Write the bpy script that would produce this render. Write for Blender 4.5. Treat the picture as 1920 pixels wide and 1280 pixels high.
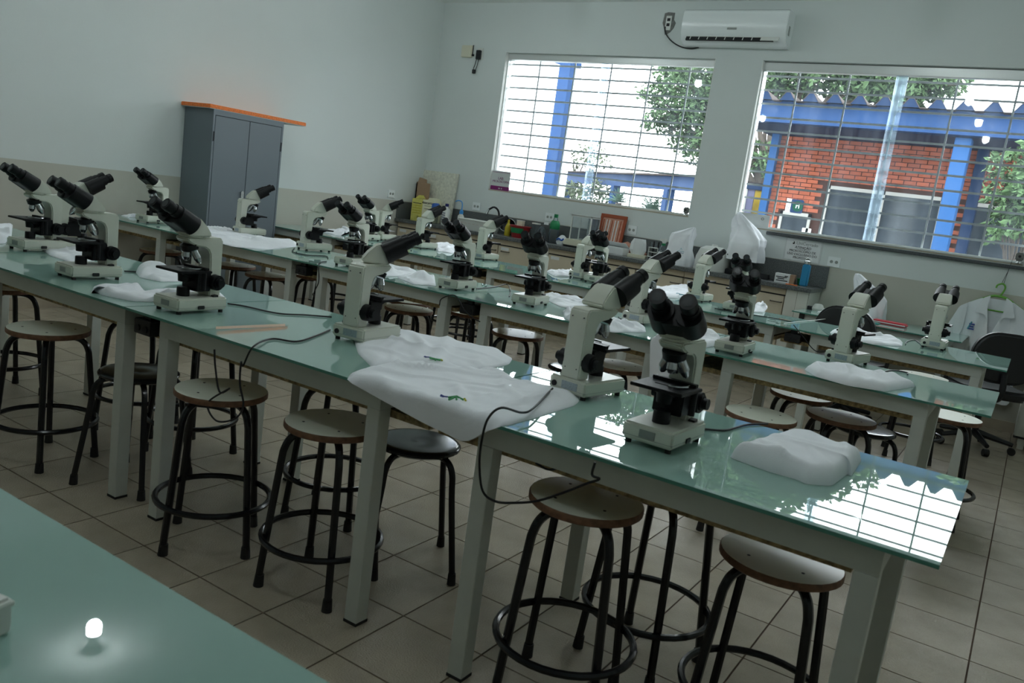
import bpy, bmesh, math, random
from mathutils import Vector, Matrix, noise
random.seed(7)
C = bpy.context.scene.collection
SC = bpy.context.scene
PI = math.pi
for o in list(bpy.data.objects): bpy.data.objects.remove(o)

# ------------------------------------------------------------------ camera, sky, exposure
cam = bpy.data.cameras.new('camera'); cam.lens = 28.866; cam.sensor_width = 36; cam.clip_start = .02; cam.clip_end = 300
co = bpy.data.objects.new('camera', cam); C.objects.link(co)
right, up, fwd = Vector((.83045, .54063, .13570)), None, None
yaw, pitch, roll = .553259, -.173286, .138864
fwd = Vector((-math.sin(yaw)*math.cos(pitch), math.cos(yaw)*math.cos(pitch), math.sin(pitch)))
rt = Vector((math.cos(yaw), math.sin(yaw), 0)); u0 = rt.cross(fwd)
right = rt*math.cos(roll) + u0*math.sin(roll); up = -rt*math.sin(roll) + u0*math.cos(roll)
M4 = Matrix((right, up, -fwd)).transposed().to_4x4(); M4.translation = (0, 0, 1.34)
co.matrix_world = M4
cam.dof.use_dof = True; cam.dof.focus_distance = 6.0; cam.dof.aperture_fstop = 8.0
SC.camera = co

w = bpy.data.worlds.new('overcast_sky'); SC.world = w; w.use_nodes = True
nt = w.node_tree; bgn = nt.nodes['Background']
tc = nt.nodes.new('ShaderNodeTexCoord'); nz = nt.nodes.new('ShaderNodeTexNoise'); nz.inputs['Scale'].default_value = 1.6; nz.inputs['Detail'].default_value = 3
cr = nt.nodes.new('ShaderNodeValToRGB'); cr.color_ramp.elements[0].color = (.86, .93, 1, 1); cr.color_ramp.elements[1].color = (1, 1, 1, 1)
nt.links.new(tc.outputs['Generated'], nz.inputs['Vector']); nt.links.new(nz.outputs['Fac'], cr.inputs['Fac']); nt.links.new(cr.outputs['Color'], bgn.inputs['Color'])
bgn.inputs['Strength'].default_value = 6.5
SC.view_settings.view_transform = 'Standard'; SC.view_settings.look = 'None'
SC.view_settings.gamma = 1; SC.view_settings.exposure = 1.05; SC.view_settings.use_curve_mapping = False
try:
    SC.cycles.use_denoising = True
    SC.cycles.max_bounces = 12; SC.cycles.diffuse_bounces = 9; SC.cycles.glossy_bounces = 4; SC.cycles.transparent_max_bounces = 16
    SC.cycles.sample_clamp_indirect = 40; SC.cycles.caustics_reflective = False; SC.cycles.caustics_refractive = False
except Exception: pass
for x0, x1 in ((-5.44, -3.02), (-2.55, -.14)):       # portals that guide daylight sampling through the two windows
    l = bpy.data.lights.new('window_portal', 'AREA'); l.shape = 'RECTANGLE'; l.size = x1-x0; l.size_y = 1.5; l.cycles.is_portal = True
    o = bpy.data.objects.new('window_portal', l); C.objects.link(o); o.location = ((x0+x1)/2, 8.05, 2.12); o.rotation_euler = (-PI/2, 0, 0)

# ------------------------------------------------------------------ helpers
def srgb(r, g, b):
    f = lambda c: (c/255/12.92) if c/255 <= .04045 else ((c/255+.055)/1.055)**2.4
    return (f(r), f(g), f(b), 1)
def mat(name, col, rough=.5, metal=0, noise_amt=0, nscale=8, bump=0, bscale=60, spec=.5, coat=0, alpha=1, emit=None, rand=0, trans=0, ior=1.45):
    m = bpy.data.materials.new(name); m.use_nodes = True; t = m.node_tree; b = t.nodes['Principled BSDF']
    c = tuple(col[:3])+(1,)
    b.inputs['Base Color'].default_value = c; b.inputs['Roughness'].default_value = rough; b.inputs['Metallic'].default_value = metal
    b.inputs['Specular IOR Level'].default_value = spec; b.inputs['Coat Weight'].default_value = coat; b.inputs['Coat Roughness'].default_value = .05
    b.inputs['Transmission Weight'].default_value = trans; b.inputs['IOR'].default_value = ior
    src = None
    if noise_amt or bump or rand:
        tc = t.nodes.new('ShaderNodeTexCoord')
    if noise_amt:
        n = t.nodes.new('ShaderNodeTexNoise'); n.inputs['Scale'].default_value = nscale; n.inputs['Detail'].default_value = 4
        t.links.new(tc.outputs['Object'], n.inputs['Vector'])
        r = t.nodes.new('ShaderNodeValToRGB'); lo = tuple(x*(1-noise_amt) for x in c[:3])+(1,); hi = tuple(min(1, x*(1+noise_amt)) for x in c[:3])+(1,)
        r.color_ramp.elements[0].position = .3; r.color_ramp.elements[1].position = .7
        r.color_ramp.elements[0].color = lo; r.color_ramp.elements[1].color = hi
        t.links.new(n.outputs['Fac'], r.inputs['Fac']); src = r.outputs['Color']
    if rand:
        oi = t.nodes.new('ShaderNodeObjectInfo'); hv = t.nodes.new('ShaderNodeHueSaturation'); mr = t.nodes.new('ShaderNodeMapRange')
        mr.inputs['To Min'].default_value = 1-rand; mr.inputs['To Max'].default_value = 1+rand
        t.links.new(oi.outputs['Random'], mr.inputs['Value']); t.links.new(mr.outputs['Result'], hv.inputs['Value'])
        if src: t.links.new(src, hv.inputs['Color'])
        else: hv.inputs['Color'].default_value = c
        src = hv.outputs['Color']
    if src: t.links.new(src, b.inputs['Base Color'])
    if bump:
        n = t.nodes.new('ShaderNodeTexNoise'); n.inputs['Scale'].default_value = bscale; n.inputs['Detail'].default_value = 3
        t.links.new(tc.outputs['Object'], n.inputs['Vector'])
        bp = t.nodes.new('ShaderNodeBump'); bp.inputs['Strength'].default_value = bump; bp.inputs['Distance'].default_value = .01
        t.links.new(n.outputs['Fac'], bp.inputs['Height']); t.links.new(bp.outputs['Normal'], b.inputs['Normal'])
    if emit: b.inputs['Emission Color'].default_value = tuple(emit[:3])+(1,); b.inputs['Emission Strength'].default_value = emit[3]
    return m
def clear_mat(name, tint=(1, 1, 1), refl=1.0, dust=0.0, streak=False, rough=.02):
    """thin clear sheet: straight-through transparency, fresnel reflection and a film of dust"""
    m = bpy.data.materials.new(name); m.use_nodes = True; t = m.node_tree; t.nodes.remove(t.nodes['Principled BSDF']); out = t.nodes['Material Output']
    tr = t.nodes.new('ShaderNodeBsdfTransparent'); tr.inputs['Color'].default_value = (*tint, 1)
    gl = t.nodes.new('ShaderNodeBsdfGlossy'); gl.inputs['Roughness'].default_value = rough
    fr = t.nodes.new('ShaderNodeFresnel'); fr.inputs['IOR'].default_value = 1.45
    mm = t.nodes.new('ShaderNodeMath'); mm.operation = 'MULTIPLY'; mm.inputs[1].default_value = refl; t.links.new(fr.outputs['Fac'], mm.inputs[0])
    mx = t.nodes.new('ShaderNodeMixShader'); t.links.new(mm.outputs[0], mx.inputs['Fac']); t.links.new(tr.outputs[0], mx.inputs[1]); t.links.new(gl.outputs[0], mx.inputs[2])
    last = mx
    if dust:
        tl = t.nodes.new('ShaderNodeBsdfTranslucent'); tl.inputs['Color'].default_value = (.62, .74, .86, 1)
        tc = t.nodes.new('ShaderNodeTexCoord'); mp = t.nodes.new('ShaderNodeMapping'); mp.inputs['Scale'].default_value = (5, 1, .9) if streak else (1, 1, 1)
        n = t.nodes.new('ShaderNodeTexNoise'); n.inputs['Scale'].default_value = 1.6; n.inputs['Detail'].default_value = 7; n.inputs['Roughness'].default_value = .62
        t.links.new(tc.outputs['Object'], mp.inputs['Vector']); t.links.new(mp.outputs[0], n.inputs['Vector'])
        r = t.nodes.new('ShaderNodeMapRange'); r.inputs['From Min'].default_value = .36; r.inputs['From Max'].default_value = .72; r.inputs['To Min'].default_value = dust*.35; r.inputs['To Max'].default_value = dust*2.2
        t.links.new(n.outputs['Fac'], r.inputs['Value'])
        m2 = t.nodes.new('ShaderNodeMixShader'); t.links.new(r.outputs[0], m2.inputs['Fac']); t.links.new(last.outputs[0], m2.inputs[1]); t.links.new(tl.outputs[0], m2.inputs[2]); last = m2
    t.links.new(last.outputs[0], out.inputs['Surface'])
    return m

class MB:
    """collects verts and faces of one part"""
    def __init__(s): s.v = []; s.f = []; s.mi = []; s.cur = 0
    def add(s, vs, fs):
        n = len(s.v); s.v += [tuple(p) for p in vs]; s.f += [tuple(i+n for i in f) for f in fs]; s.mi += [s.cur]*len(fs); return s
    def box(s, x0, x1, y0, y1, z0, z1, M=None):
        vs = [Vector(p) for p in ((x0,y0,z0),(x1,y0,z0),(x1,y1,z0),(x0,y1,z0),(x0,y0,z1),(x1,y0,z1),(x1,y1,z1),(x0,y1,z1))]
        if M: vs = [M @ p for p in vs]
        return s.add(vs, [(0,3,2,1),(4,5,6,7),(0,1,5,4),(1,2,6,5),(2,3,7,6),(3,0,4,7)])
    def cyl(s, p0, p1, r0, r1=None, n=14, cap=True):
        r1 = r0 if r1 is None else r1; p0, p1 = Vector(p0), Vector(p1); d = (p1-p0).normalized()
        a = d.orthogonal().normalized(); b = d.cross(a); vs = []
        for p, r in ((p0, r0), (p1, r1)):
            for i in range(n):
                t = 2*PI*i/n; vs.append(p + a*(r*math.cos(t)) + b*(r*math.sin(t)))
        fs = [(i, (i+1) % n, n+(i+1) % n, n+i) for i in range(n)]
        if cap: fs += [tuple(range(n-1, -1, -1)), tuple(range(n, 2*n))]
        return s.add(vs, fs)
    def tube(s, pts, r, n=8, closed=False):
        pts = [Vector(p) for p in pts]; m = len(pts); vs = []; fs = []; a = None
        for i, p in enumerate(pts):
            q0 = pts[(i-1) % m] if closed or i else p; q1 = pts[(i+1) % m] if closed or i < m-1 else p
            d = (q1-q0).normalized() if (q1-q0).length > 1e-9 else Vector((0, 0, 1))
            a = d.orthogonal().normalized() if a is None else (a - d*a.dot(d)).normalized(); b = d.cross(a)
            rr = r[i] if isinstance(r, (list, tuple)) else r
            for k in range(n):
                t = 2*PI*k/n; vs.append(p + a*(rr*math.cos(t)) + b*(rr*math.sin(t)))
        for i in range(m if closed else m-1):
            j = (i+1) % m
            for k in range(n): fs.append((i*n+k, i*n+(k+1) % n, j*n+(k+1) % n, j*n+k))
        if not closed: fs += [tuple(range(n-1, -1, -1)), tuple((m-1)*n+k for k in range(n))]
        return s.add(vs, fs)
    def lathe(s, prof, n=28, c=(0, 0, 0)):
        vs = []; fs = []; m = len(prof)
        for r, z in prof:
            for k in range(n):
                t = 2*PI*k/n; vs.append((c[0]+r*math.cos(t), c[1]+r*math.sin(t), c[2]+z))
        for i in range(m-1):
            for k in range(n): fs.append((i*n+k, i*n+(k+1) % n, (i+1)*n+(k+1) % n, (i+1)*n+k))
        if prof[0][0] > 1e-6: fs.append(tuple(range(n-1, -1, -1)))
        if prof[-1][0] > 1e-6: fs.append(tuple((m-1)*n+k for k in range(n)))
        return s.add(vs, fs)
    def prism(s, poly, a0, a1, axis='x'):
        """2-D polygon extruded along an axis; poly is (y,z) for x, (x,z) for y, (x,y) for z"""
        n = len(poly); mk = {'x': lambda p, a: (a, p[0], p[1]), 'y': lambda p, a: (p[0], a, p[1]), 'z': lambda p, a: (p[0], p[1], a)}[axis]
        vs = [mk(p, a0) for p in poly]+[mk(p, a1) for p in poly]
        return s.add(vs, [tuple(range(n-1, -1, -1)), tuple(range(n, 2*n))]+[(i, (i+1) % n, n+(i+1) % n, n+i) for i in range(n)])
    def build(s, name, m, parent=None, smooth=True, ang=40, bevel=0, seg=2, loc=None, flip=True):
        me = bpy.data.meshes.new(name); me.from_pydata(s.v, [], s.f)
        ms = m if isinstance(m, (list, tuple)) else [m]
        for x in ms: me.materials.append(x)
        if len(ms) > 1: me.polygons.foreach_set('material_index', s.mi)
        if flip:
            bm = bmesh.new(); bm.from_mesh(me); bmesh.ops.recalc_face_normals(bm, faces=bm.faces)
            if bevel: bmesh.ops.bevel(bm, geom=[e for e in bm.edges if len(e.link_faces) == 2 and e.calc_face_angle(0) > .6], offset=bevel, segments=seg, affect='EDGES', clamp_overlap=True)
            bm.to_mesh(me); bm.free()
        if smooth:
            me.polygons.foreach_set('use_smooth', [True]*len(me.polygons)); me.set_sharp_from_angle(angle=math.radians(ang))
        o = bpy.data.objects.new(name, me); C.objects.link(o)
        if parent: o.parent = parent
        if loc: o.location = loc
        return o
def tag(o, label=None, cat=None, group=None, kind=None):
    for k, v in (('label', label), ('category', cat), ('group', group), ('kind', kind)):
        if v: o[k] = v
    return o
def empty(name, loc=(0, 0, 0), rz=0, label=None, cat=None, group=None, kind=None):
    o = bpy.data.objects.new(name, None); C.objects.link(o); o.empty_display_size = .1
    o.location = loc; o.rotation_euler = (0, 0, rz); return tag(o, label, cat, group, kind)
KIDS = {}
def copy_tree(o, parent=None):
    c = o.copy(); C.objects.link(c)
    if parent: c.parent = parent
    for ch in list(o.children): copy_tree(ch, c)
    return c
def text(name, s, size, m, parent, loc, rot=(PI/2, 0, 0), depth=.0012, align='CENTER', sx=1):
    cu = bpy.data.curves.new(name, 'FONT'); cu.body = s; cu.size = size; cu.align_x = align; cu.align_y = 'CENTER'; cu.extrude = depth; cu.resolution_u = 3
    t = bpy.data.objects.new('tmp', cu); C.objects.link(t)
    me = bpy.data.meshes.new_from_object(t.evaluated_get(bpy.context.evaluated_depsgraph_get())); bpy.data.objects.remove(t)
    me.materials.clear(); me.materials.append(m)
    o = bpy.data.objects.new(name, me); C.objects.link(o); o.parent = parent; o.location = loc; o.rotation_euler = rot; o.scale = (sx, 1, 1)
    return o
def rrect(x0, x1, z0, z1, r, n=5):
    out = []
    for cx, cz, a in ((x1-r, z1-r, 0), (x0+r, z1-r, 90), (x0+r, z0+r, 180), (x1-r, z0+r, 270)):
        for i in range(n+1):
            t = math.radians(a+90*i/n); out.append((cx+r*math.cos(t), cz+r*math.sin(t)))
    return out
def spline(pts, k=6):
    P = [Vector(p) for p in pts]; P = [P[0]*2-P[1]]+P+[P[-1]*2-P[-2]]; out = []
    for i in range(1, len(P)-2):
        for j in range(k):
            t = j/k; a, b, c, d = P[i-1:i+3]
            out.append(.5*((2*b)+(c-a)*t+(2*a-5*b+4*c-d)*t*t+(3*b-a-3*c+d)*t**3))
    return out+[P[-2]]

# ------------------------------------------------------------------ materials
m_tile = mat('floor_tile', (.43, .37, .285), .16, noise_amt=.12, nscale=5, bump=.35, bscale=170, spec=.5, rand=.05)
m_grout = mat('floor_grout', (.10, .062, .038), .85)
m_ceil = mat('ceiling_paint', (.84, .86, .84), .8)
m_trimw = mat('skirting_tile', (.40, .345, .265), .3, noise_amt=.1)
m_alu = mat('window_aluminium', (.62, .65, .63), .4, .35)
m_reveal = mat('reveal_paint', (.80, .82, .78), .6)
m_bar = mat('window_bar_paint', (.50, .52, .53), .5)
m_sillgran = mat('sill_granite', (.07, .08, .085), .4, noise_amt=.4, nscale=120)
m_sillmar = mat('sill_paint', (.46, .42, .33), .5, noise_amt=.1)
m_pane = clear_mat('window_glass', (.97, 1, 1), .7, dust=.010, streak=True)
m_stile = clear_mat('window_stile', (.9, .97, 1), .8, dust=.30)
m_granite = mat('granite', (.105, .115, .115), .35, noise_amt=.75, nscale=170)
m_cream = mat('cabinet_laminate', (.60, .53, .40), .45, noise_amt=.03)
m_creamtrim = mat('cabinet_strip', (.55, .47, .34), .5)
m_whitetile = mat('counter_tile', (.68, .68, .62), .25)
m_handle = mat('handle_metal', (.10, .09, .08), .4, .8)
m_cabgrey = mat('grey_steel_paint', (.150, .180, .205), .38)
m_cabgap = mat('door_gap', (.02, .025, .03), .6)
m_orange = mat('orange_edge_band', (.82, .20, .035), .55, noise_amt=.22, nscale=90)
m_boardunder = mat('panel_underside', (.50, .50, .46), .6)
m_glassT = mat('back_painted_glass', (.275, .435, .385), .012, spec=.55, ior=1.5)
m_glassE = mat('glass_edge', (.085, .26, .205), .12, spec=.5)
m_frameW = mat('table_frame_paint', (.58, .61, .575), .45, noise_amt=.05, bump=.05)
m_mdf = mat('particle_board', (.36, .27, .135), .85, noise_amt=.5, nscale=60, bump=.6, bscale=90)
m_black = mat('black_plastic', (.012, .013, .015), .42)
m_blackg = mat('black_gloss_tube', (.008, .009, .012), .22)
m_rubber = mat('black_rubber', (.015, .015, .015), .7)
m_seattop = mat('stool_laminate', (.80, .83, .72), .28, noise_amt=.03)
m_seatedge = mat('stool_edge', (.17, .085, .045), .6, noise_amt=.3, nscale=50)
m_seatblk = mat('black_stool_seat', (.012, .016, .018), .16)
m_scope = mat('microscope_cream', (.64, .66, .575), .35)
m_chrome = mat('chrome', (.55, .58, .60), .16, 1)
m_scopeblk = mat('microscope_black', (.006, .0065, .008), .42, spec=.3)
m_stk = mat('silver_sticker', (.36, .42, .46), .35, .3, noise_amt=.25, nscale=300)
m_plate = mat('name_plate', (.30, .32, .30), .4, .3)
m_platelite = mat('plate_lettering', (.55, .56, .52), .5)
m_lens = mat('eyepiece_lens', (.02, .025, .03), .05)
m_cloth = mat('white_dust_cover', (.86, .88, .92), .9, bump=.12, bscale=500, spec=.2)
m_coat = mat('lab_coat_cotton', (.80, .83, .86), .9, bump=.15, bscale=300, spec=.2)
m_lggreen = mat('embroidery_green', (.10, .38, .16), .8); m_lgblue = mat('embroidery_blue', (.06, .08, .30), .8); m_lgteal = mat('embroidery_teal', (.10, .34, .42), .8); m_lgyel = mat('embroidery_yellow', (.6, .55, .08), .8)
m_cable = mat('black_cable', (.010, .010, .012), .5)
m_wcable = mat('white_cable', (.7, .72, .7), .5)
m_tape = mat('beige_tape', (.62, .44, .32), .6)
m_white = mat('white_plastic', (.70, .72, .68), .35)
m_acw = mat('air_conditioner_white', (.84, .88, .88), .18)
m_offw = mat('off_white_plastic', (.68, .66, .52), .4)
m_dark = mat('dark_slot', (.012, .012, .014), .6)
m_bluebot = mat('blue_bottle', (.02, .24, .46), .4); m_steel = mat('brushed_steel', (.6, .62, .62), .25, 1)
m_green = mat('green_plastic', (.01, .20, .07), .4); m_red = mat('red_plastic', (.30, .016, .02), .4); m_yellow = mat('yellow_plastic', (.45, .38, .02), .5)
m_ltgreen = mat('green_hanger', (.16, .42, .06), .4)
m_pink = mat('red_folder', (.62, .06, .085), .4)
m_teal = mat('teal_folder', (.05, .28, .25), .5)
m_kraft = mat('kraft_cardboard', (.36, .235, .15), .8, noise_amt=.06)
m_ybox = mat('yellow_carton', (.60, .56, .14), .7, noise_amt=.12, nscale=40); m_wbox = mat('cream_carton', (.74, .72, .52), .7)
m_ink = mat('dark_ink', (.02, .02, .022), .7); m_redink = mat('red_ink', (.45, .05, .03), .7)
m_purple = mat('purple_band', (.19, .012, .13), .5); m_purptxt = mat('purple_lettering', (.22, .05, .17), .6)
m_paper = mat('white_paper', (.74, .76, .76), .6)
m_acryl = mat('acrylic_sign', (.60, .63, .62), .3)
m_speck = mat('speckled_board', (.66, .66, .56), .7, noise_amt=.16, nscale=38)
m_clear = clear_mat('clear_plastic', (.96, .98, .975), 1.0, dust=.12)
m_bluecap = mat('blue_plastic', (.025, .11, .42), .35); m_cyan = mat('cyan_tube', (.05, .30, .70), .35); m_navy = mat('navy_cap', (.015, .02, .13), .4)
m_rust = mat('terracotta_frame', (.33, .065, .02), .55); m_salm = mat('salmon_print', (.55, .27, .19), .7, noise_amt=.15, nscale=30)
m_brick = mat('clay_brick', (0.1875, 0.0537, 0.0300), .85, noise_amt=.16, nscale=9, bump=.2, rand=.16, spec=0.06)
m_mortar = mat('brick_mortar', (.03, .014, .010), .95, spec=0.06)
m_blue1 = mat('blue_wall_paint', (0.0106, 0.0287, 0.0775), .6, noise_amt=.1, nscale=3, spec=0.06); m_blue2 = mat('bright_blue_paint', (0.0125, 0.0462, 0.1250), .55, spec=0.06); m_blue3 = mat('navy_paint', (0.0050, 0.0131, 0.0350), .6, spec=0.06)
m_fibre = mat('fibre_cement', (.035, .028, .026), .9, noise_amt=.25, nscale=6, spec=0.06)
m_extw = mat('white_render', (.82, .83, .84), .85, noise_amt=.04, spec=0.06)
m_wfr = mat('white_window_frame', (0.2000, 0.2000, 0.1875), .5, spec=0.06)
m_dkglass = mat('dark_window_glass', (0.0125, 0.0175, 0.0225), .08)
m_leaf = mat('tree_leaf', (0.0450, 0.0750, 0.0350), .6, noise_amt=.45, nscale=1.6, spec=0.06); m_leaf2 = mat('shrub_leaf', (0.0525, 0.0925, 0.0400), .5, noise_amt=.4, nscale=4, spec=0.06); m_leaf3 = mat('palm_leaf', (.05, .09, .06), .6, spec=0.06)
m_leaf4 = mat('thin_tree_leaf', (.06, .075, .045), .6, noise_amt=.3, nscale=2, spec=0.06)
m_bark = mat('bark', (.05, .042, .035), .9, noise_amt=.3, spec=0.06)
m_ground = mat('outside_paving', (.15, .15, .145), .9, noise_amt=.1, spec=0.06)
m_bulb = mat('bulb_diffuser', (.9, .9, .9), .4, emit=(.90, 1, 1.03, 58))
m_chair = mat('chair_vinyl', (.014, .015, .017), .45, bump=.1, bscale=200)
m_plaster = mat('bare_plaster', (.20, .20, .19), .95, noise_amt=.25, nscale=40)
m_banner = mat('banner_yellow', (.12, .085, .01), .7, noise_amt=.5, nscale=3, spec=0.06); m_banner2 = mat('banner_lilac', (.06, .06, .10), .7, spec=0.06)
m_badgeg = mat('badge_green', (.003, .035, .02), .5, spec=0.06); m_badgeb = mat('badge_navy', (.006, .018, .05), .5, spec=0.06)
def wall_mat(name, zsplit, hi, lo):
    m = mat(name, hi, .72, bump=.05, bscale=90); t = m.node_tree; b = t.nodes['Principled BSDF']
    g = t.nodes.new('ShaderNodeNewGeometry'); s = t.nodes.new('ShaderNodeSeparateXYZ'); t.links.new(g.outputs['Position'], s.inputs[0])
    n = t.nodes.new('ShaderNodeTexNoise'); n.inputs['Scale'].default_value = .9; t.links.new(g.outputs['Position'], n.inputs['Vector'])
    st = t.nodes.new('ShaderNodeMath'); st.operation = 'GREATER_THAN'; st.inputs[1].default_value = zsplit; t.links.new(s.outputs['Z'], st.inputs[0])
    mx = t.nodes.new('ShaderNodeMix'); mx.data_type = 'RGBA'; mx.inputs['A'].default_value = (*lo, 1); mx.inputs['B'].default_value = (*hi, 1)
    t.links.new(st.outputs[0], mx.inputs['Factor'])
    hv = t.nodes.new('ShaderNodeHueSaturation'); mr = t.nodes.new('ShaderNodeMapRange'); mr.inputs['To Min'].default_value = .95; mr.inputs['To Max'].default_value = 1.05
    t.links.new(n.outputs['Fac'], mr.inputs['Value']); t.links.new(mr.outputs[0], hv.inputs['Value']); t.links.new(mx.outputs['Result'], hv.inputs['Color']); t.links.new(hv.outputs[0], b.inputs['Base Color'])
    return m
m_wall = wall_mat('two_tone_wall_paint', 1.11, (.66, .705, .69), (.50, .495, .43))

# ------------------------------------------------------------------ room shell
XL, XR, YB, YW, ZC = -6.39, 1.70, -4.6, 7.85, 3.42
WT = .20
def struct(name, mb, m, **k): return tag(mb.build(name, m, smooth=False, **k), kind='structure')
struct('wall_left', MB().box(XL-.15, XL, YB, YW+WT, -.06, ZC), m_wall)
struct('wall_right', MB().box(XR, XR+.15, YB, YW+WT, -.06, ZC), m_wall)
struct('wall_back', MB().box(XL-.15, XR+.15, YB-.15, YB, -.06, ZC), m_wall)
W1 = (-5.445, -3.015, 1.385, 2.90); W2 = (-2.555, -.135, 1.365, 2.885)
fw = MB()
fw.box(XL, XR, YW, YW+WT, -.06, 1.375); fw.box(XL, XR, YW, YW+WT, 2.893, ZC)
fw.box(XL, W1[0], YW, YW+WT, 1.375, 2.893); fw.box(W1[1], W2[0], YW, YW+WT, 1.375, 2.893); fw.box(W2[1], XR, YW, YW+WT, 1.375, 2.893)
struct('wall_front', fw, m_wall)
struct('ceiling', MB().box(XL-.15, XR+.15, YB-.15, YW+WT, ZC, ZC+.1), m_ceil)
fl = struct('floor', MB().box(XL, XR, YB, YW, -.06, -.004), m_grout)
PX, PY, GX, GY = .3038, .3009, .071, 1.626
tm = MB().box(-PX/2+.0029, PX/2-.0029, -PY/2+.0029, PY/2-.0029, -.004, 0)
cells = []
i0, i1 = math.floor((XL-GX)/PX), math.ceil((XR-GX)/PX); j0, j1 = math.floor((YB-GY)/PY), math.ceil((YW-GY)/PY)
for i in range(i0, i1):
    for j in range(j0, j1):
        x, y = GX+(i+.5)*PX, GY+(j+.5)*PY
        if XL+PX/2 < x < XR-PX/2 and YB+PY/2 < y < YW-PY/2:
            v = Vector((x, y, -1.34)); d = v.dot(fwd); sx = v.dot(right)/max(d, .01); sy = v.dot(up)/max(d, .01)
            inview = d > .3 and abs(sx) < .66 and abs(sy) < .46
            cells.append((0 if inview else 1, d if inview else v.length, i, j, x, y))
        else: cells.append((2, 99, i, j, x, y))
cells.sort()
first = None; rest = MB()
for n, (a, d, i, j, x, y) in enumerate(cells):
    if n < 290 and a == 0:
        if first is None: first = tm.build('tile', m_tile, fl, smooth=False); o = first
        else: o = first.copy(); C.objects.link(o)
        o.location = (x, y, 0)
    else:
        rest.box(max(XL, x-PX/2+.0029), min(XR, x+PX/2-.0029), max(YB, y-PY/2+.0029), min(YW, y+PY/2-.0029), -.004, 0)
tag(rest.build('tile_field', m_tile, fl, smooth=False), kind='stuff')
struct('baseboard_left', MB().box(XL, XL+.012, YB, 4.4, 0, .085), m_trimw)
struct('baseboard_front', MB().box(-1.58, XR, YW-.012, YW, 0, .085), m_trimw)

# ------------------------------------------------------------------ windows
def window(n, W, verts, sill):
    x0, x1, z0, z1 = W; root = empty('window_%d' % n, ((x0+x1)/2, YW+.1, z0), kind='structure'); ox, oz = root.location.x, z0; Y = -.1
    def B(a0, a1, y0, y1, c0, c1): return MB().box(a0-ox, a1-ox, y0+Y, y1+Y, c0-oz, c1-oz)
    B(x0, x1, .05, .135, z1-.072, z1).build('top_rail', m_alu, root, bevel=.003)
    B(x0, x1, .05, .135, z0, z0+.022).build('bottom_rail', m_alu, root)
    B(x0, x0+.014, .05, .135, z0, z1-.07).build('side_rail', m_alu, root); B(x1-.014, x1, .05, .135, z0, z1-.07).build('side_rail', m_alu, root)
    xm = (x0+x1)/2
    B(x0+.014, xm+.03, .083, .087, z0+.02, z1-.07).build('pane', m_pane, root, smooth=False); B(xm-.03, x1-.014, .098, .102, z0+.02, z1-.07).build('pane', m_pane, root, smooth=False)
    tag(B(xm-.048, xm+.048, .087, .098, z0+.02, z1-.07).build('meeting_stile', m_stile, root), 'pale translucent vertical strip where the panes overlap')
    nb = 12; zz = z1-.105
    while zz > z0+.05:
        B(x0, x1, .150, .156, zz-.009, zz+.009).build('security_bar', m_bar, root, smooth=False); zz -= .1265
    for xv in verts: B(xv-.008, xv+.008, .144, .150, z0, z1).build('security_bar', m_bar, root, smooth=False)
    # reveals
    B(x0-.001, x0+.004, 0, .05, z0, z1).build('reveal', m_reveal, root, smooth=False); B(x1-.004, x1+.001, 0, .05, z0, z1).build('reveal', m_reveal, root, smooth=False)
    B(x0, x1, -.002, .05, z0-.012, z0+.002).build('sill', m_sillmar, root, bevel=.002)
    return root
wv1 = [p[0] for p in [(-5.070,2.855),(-4.626,2.834),(-4.186,2.815),(-3.738,2.798),(-3.312,2.777)]]
wv2 = [p[0] for p in [(-2.236,2.803),(-1.788,2.792),(-1.354,2.782),(-0.913,2.775),(-0.464,2.761)]]
window(1, W1, wv1, 0)
w2 = window(2, W2, wv2, 1)
struct('trim_1', MB().box(-2.22, .20, YW-.035, YW, 1.318, 1.348), m_sillgran, bevel=.004)

def bulb(x, y, lab):
    t = empty('ceiling_bulb', (x, y, ZC), 0, lab, 'lamp', 'bare bulbs on the ceiling')
    MB().lathe([(.055, 0), (.055, -.012), (.03, -.03), (.026, -.075)], 20).build('lamp_holder', m_white, t)
    MB().lathe([(.026, -.07), (.045, -.10), (.045, -.115)], 24).build('bulb_body', m_white, t)
    MB().lathe([(.0455, -.115), (.0475, -.165), (.044, -.185), (.030, -.203), (.012, -.211), (.0, -.212)], 24).build('bulb_diffuser', m_bulb, t)
for x, y, l in ((-4.6, 2.85, 'left half of the room, farther from the windows'), (-4.6, 4.43, 'left half of the room, nearer the windows'), (-1.18, 2.3, 'right half of the room, over the front row'), (-1.18, .52, 'right half of the room, above the camera'), (-4.6, 1.2, 'left half, level with the nearest table'), (-1.18, 4.08, 'right half, over the middle row'), (-1.18, 5.86, 'right half, over the back row'), (-4.6, 6.03, 'left half, over the back row')):
    bulb(x, y, 'bare white bulb hanging from the ceiling, '+l)

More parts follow.
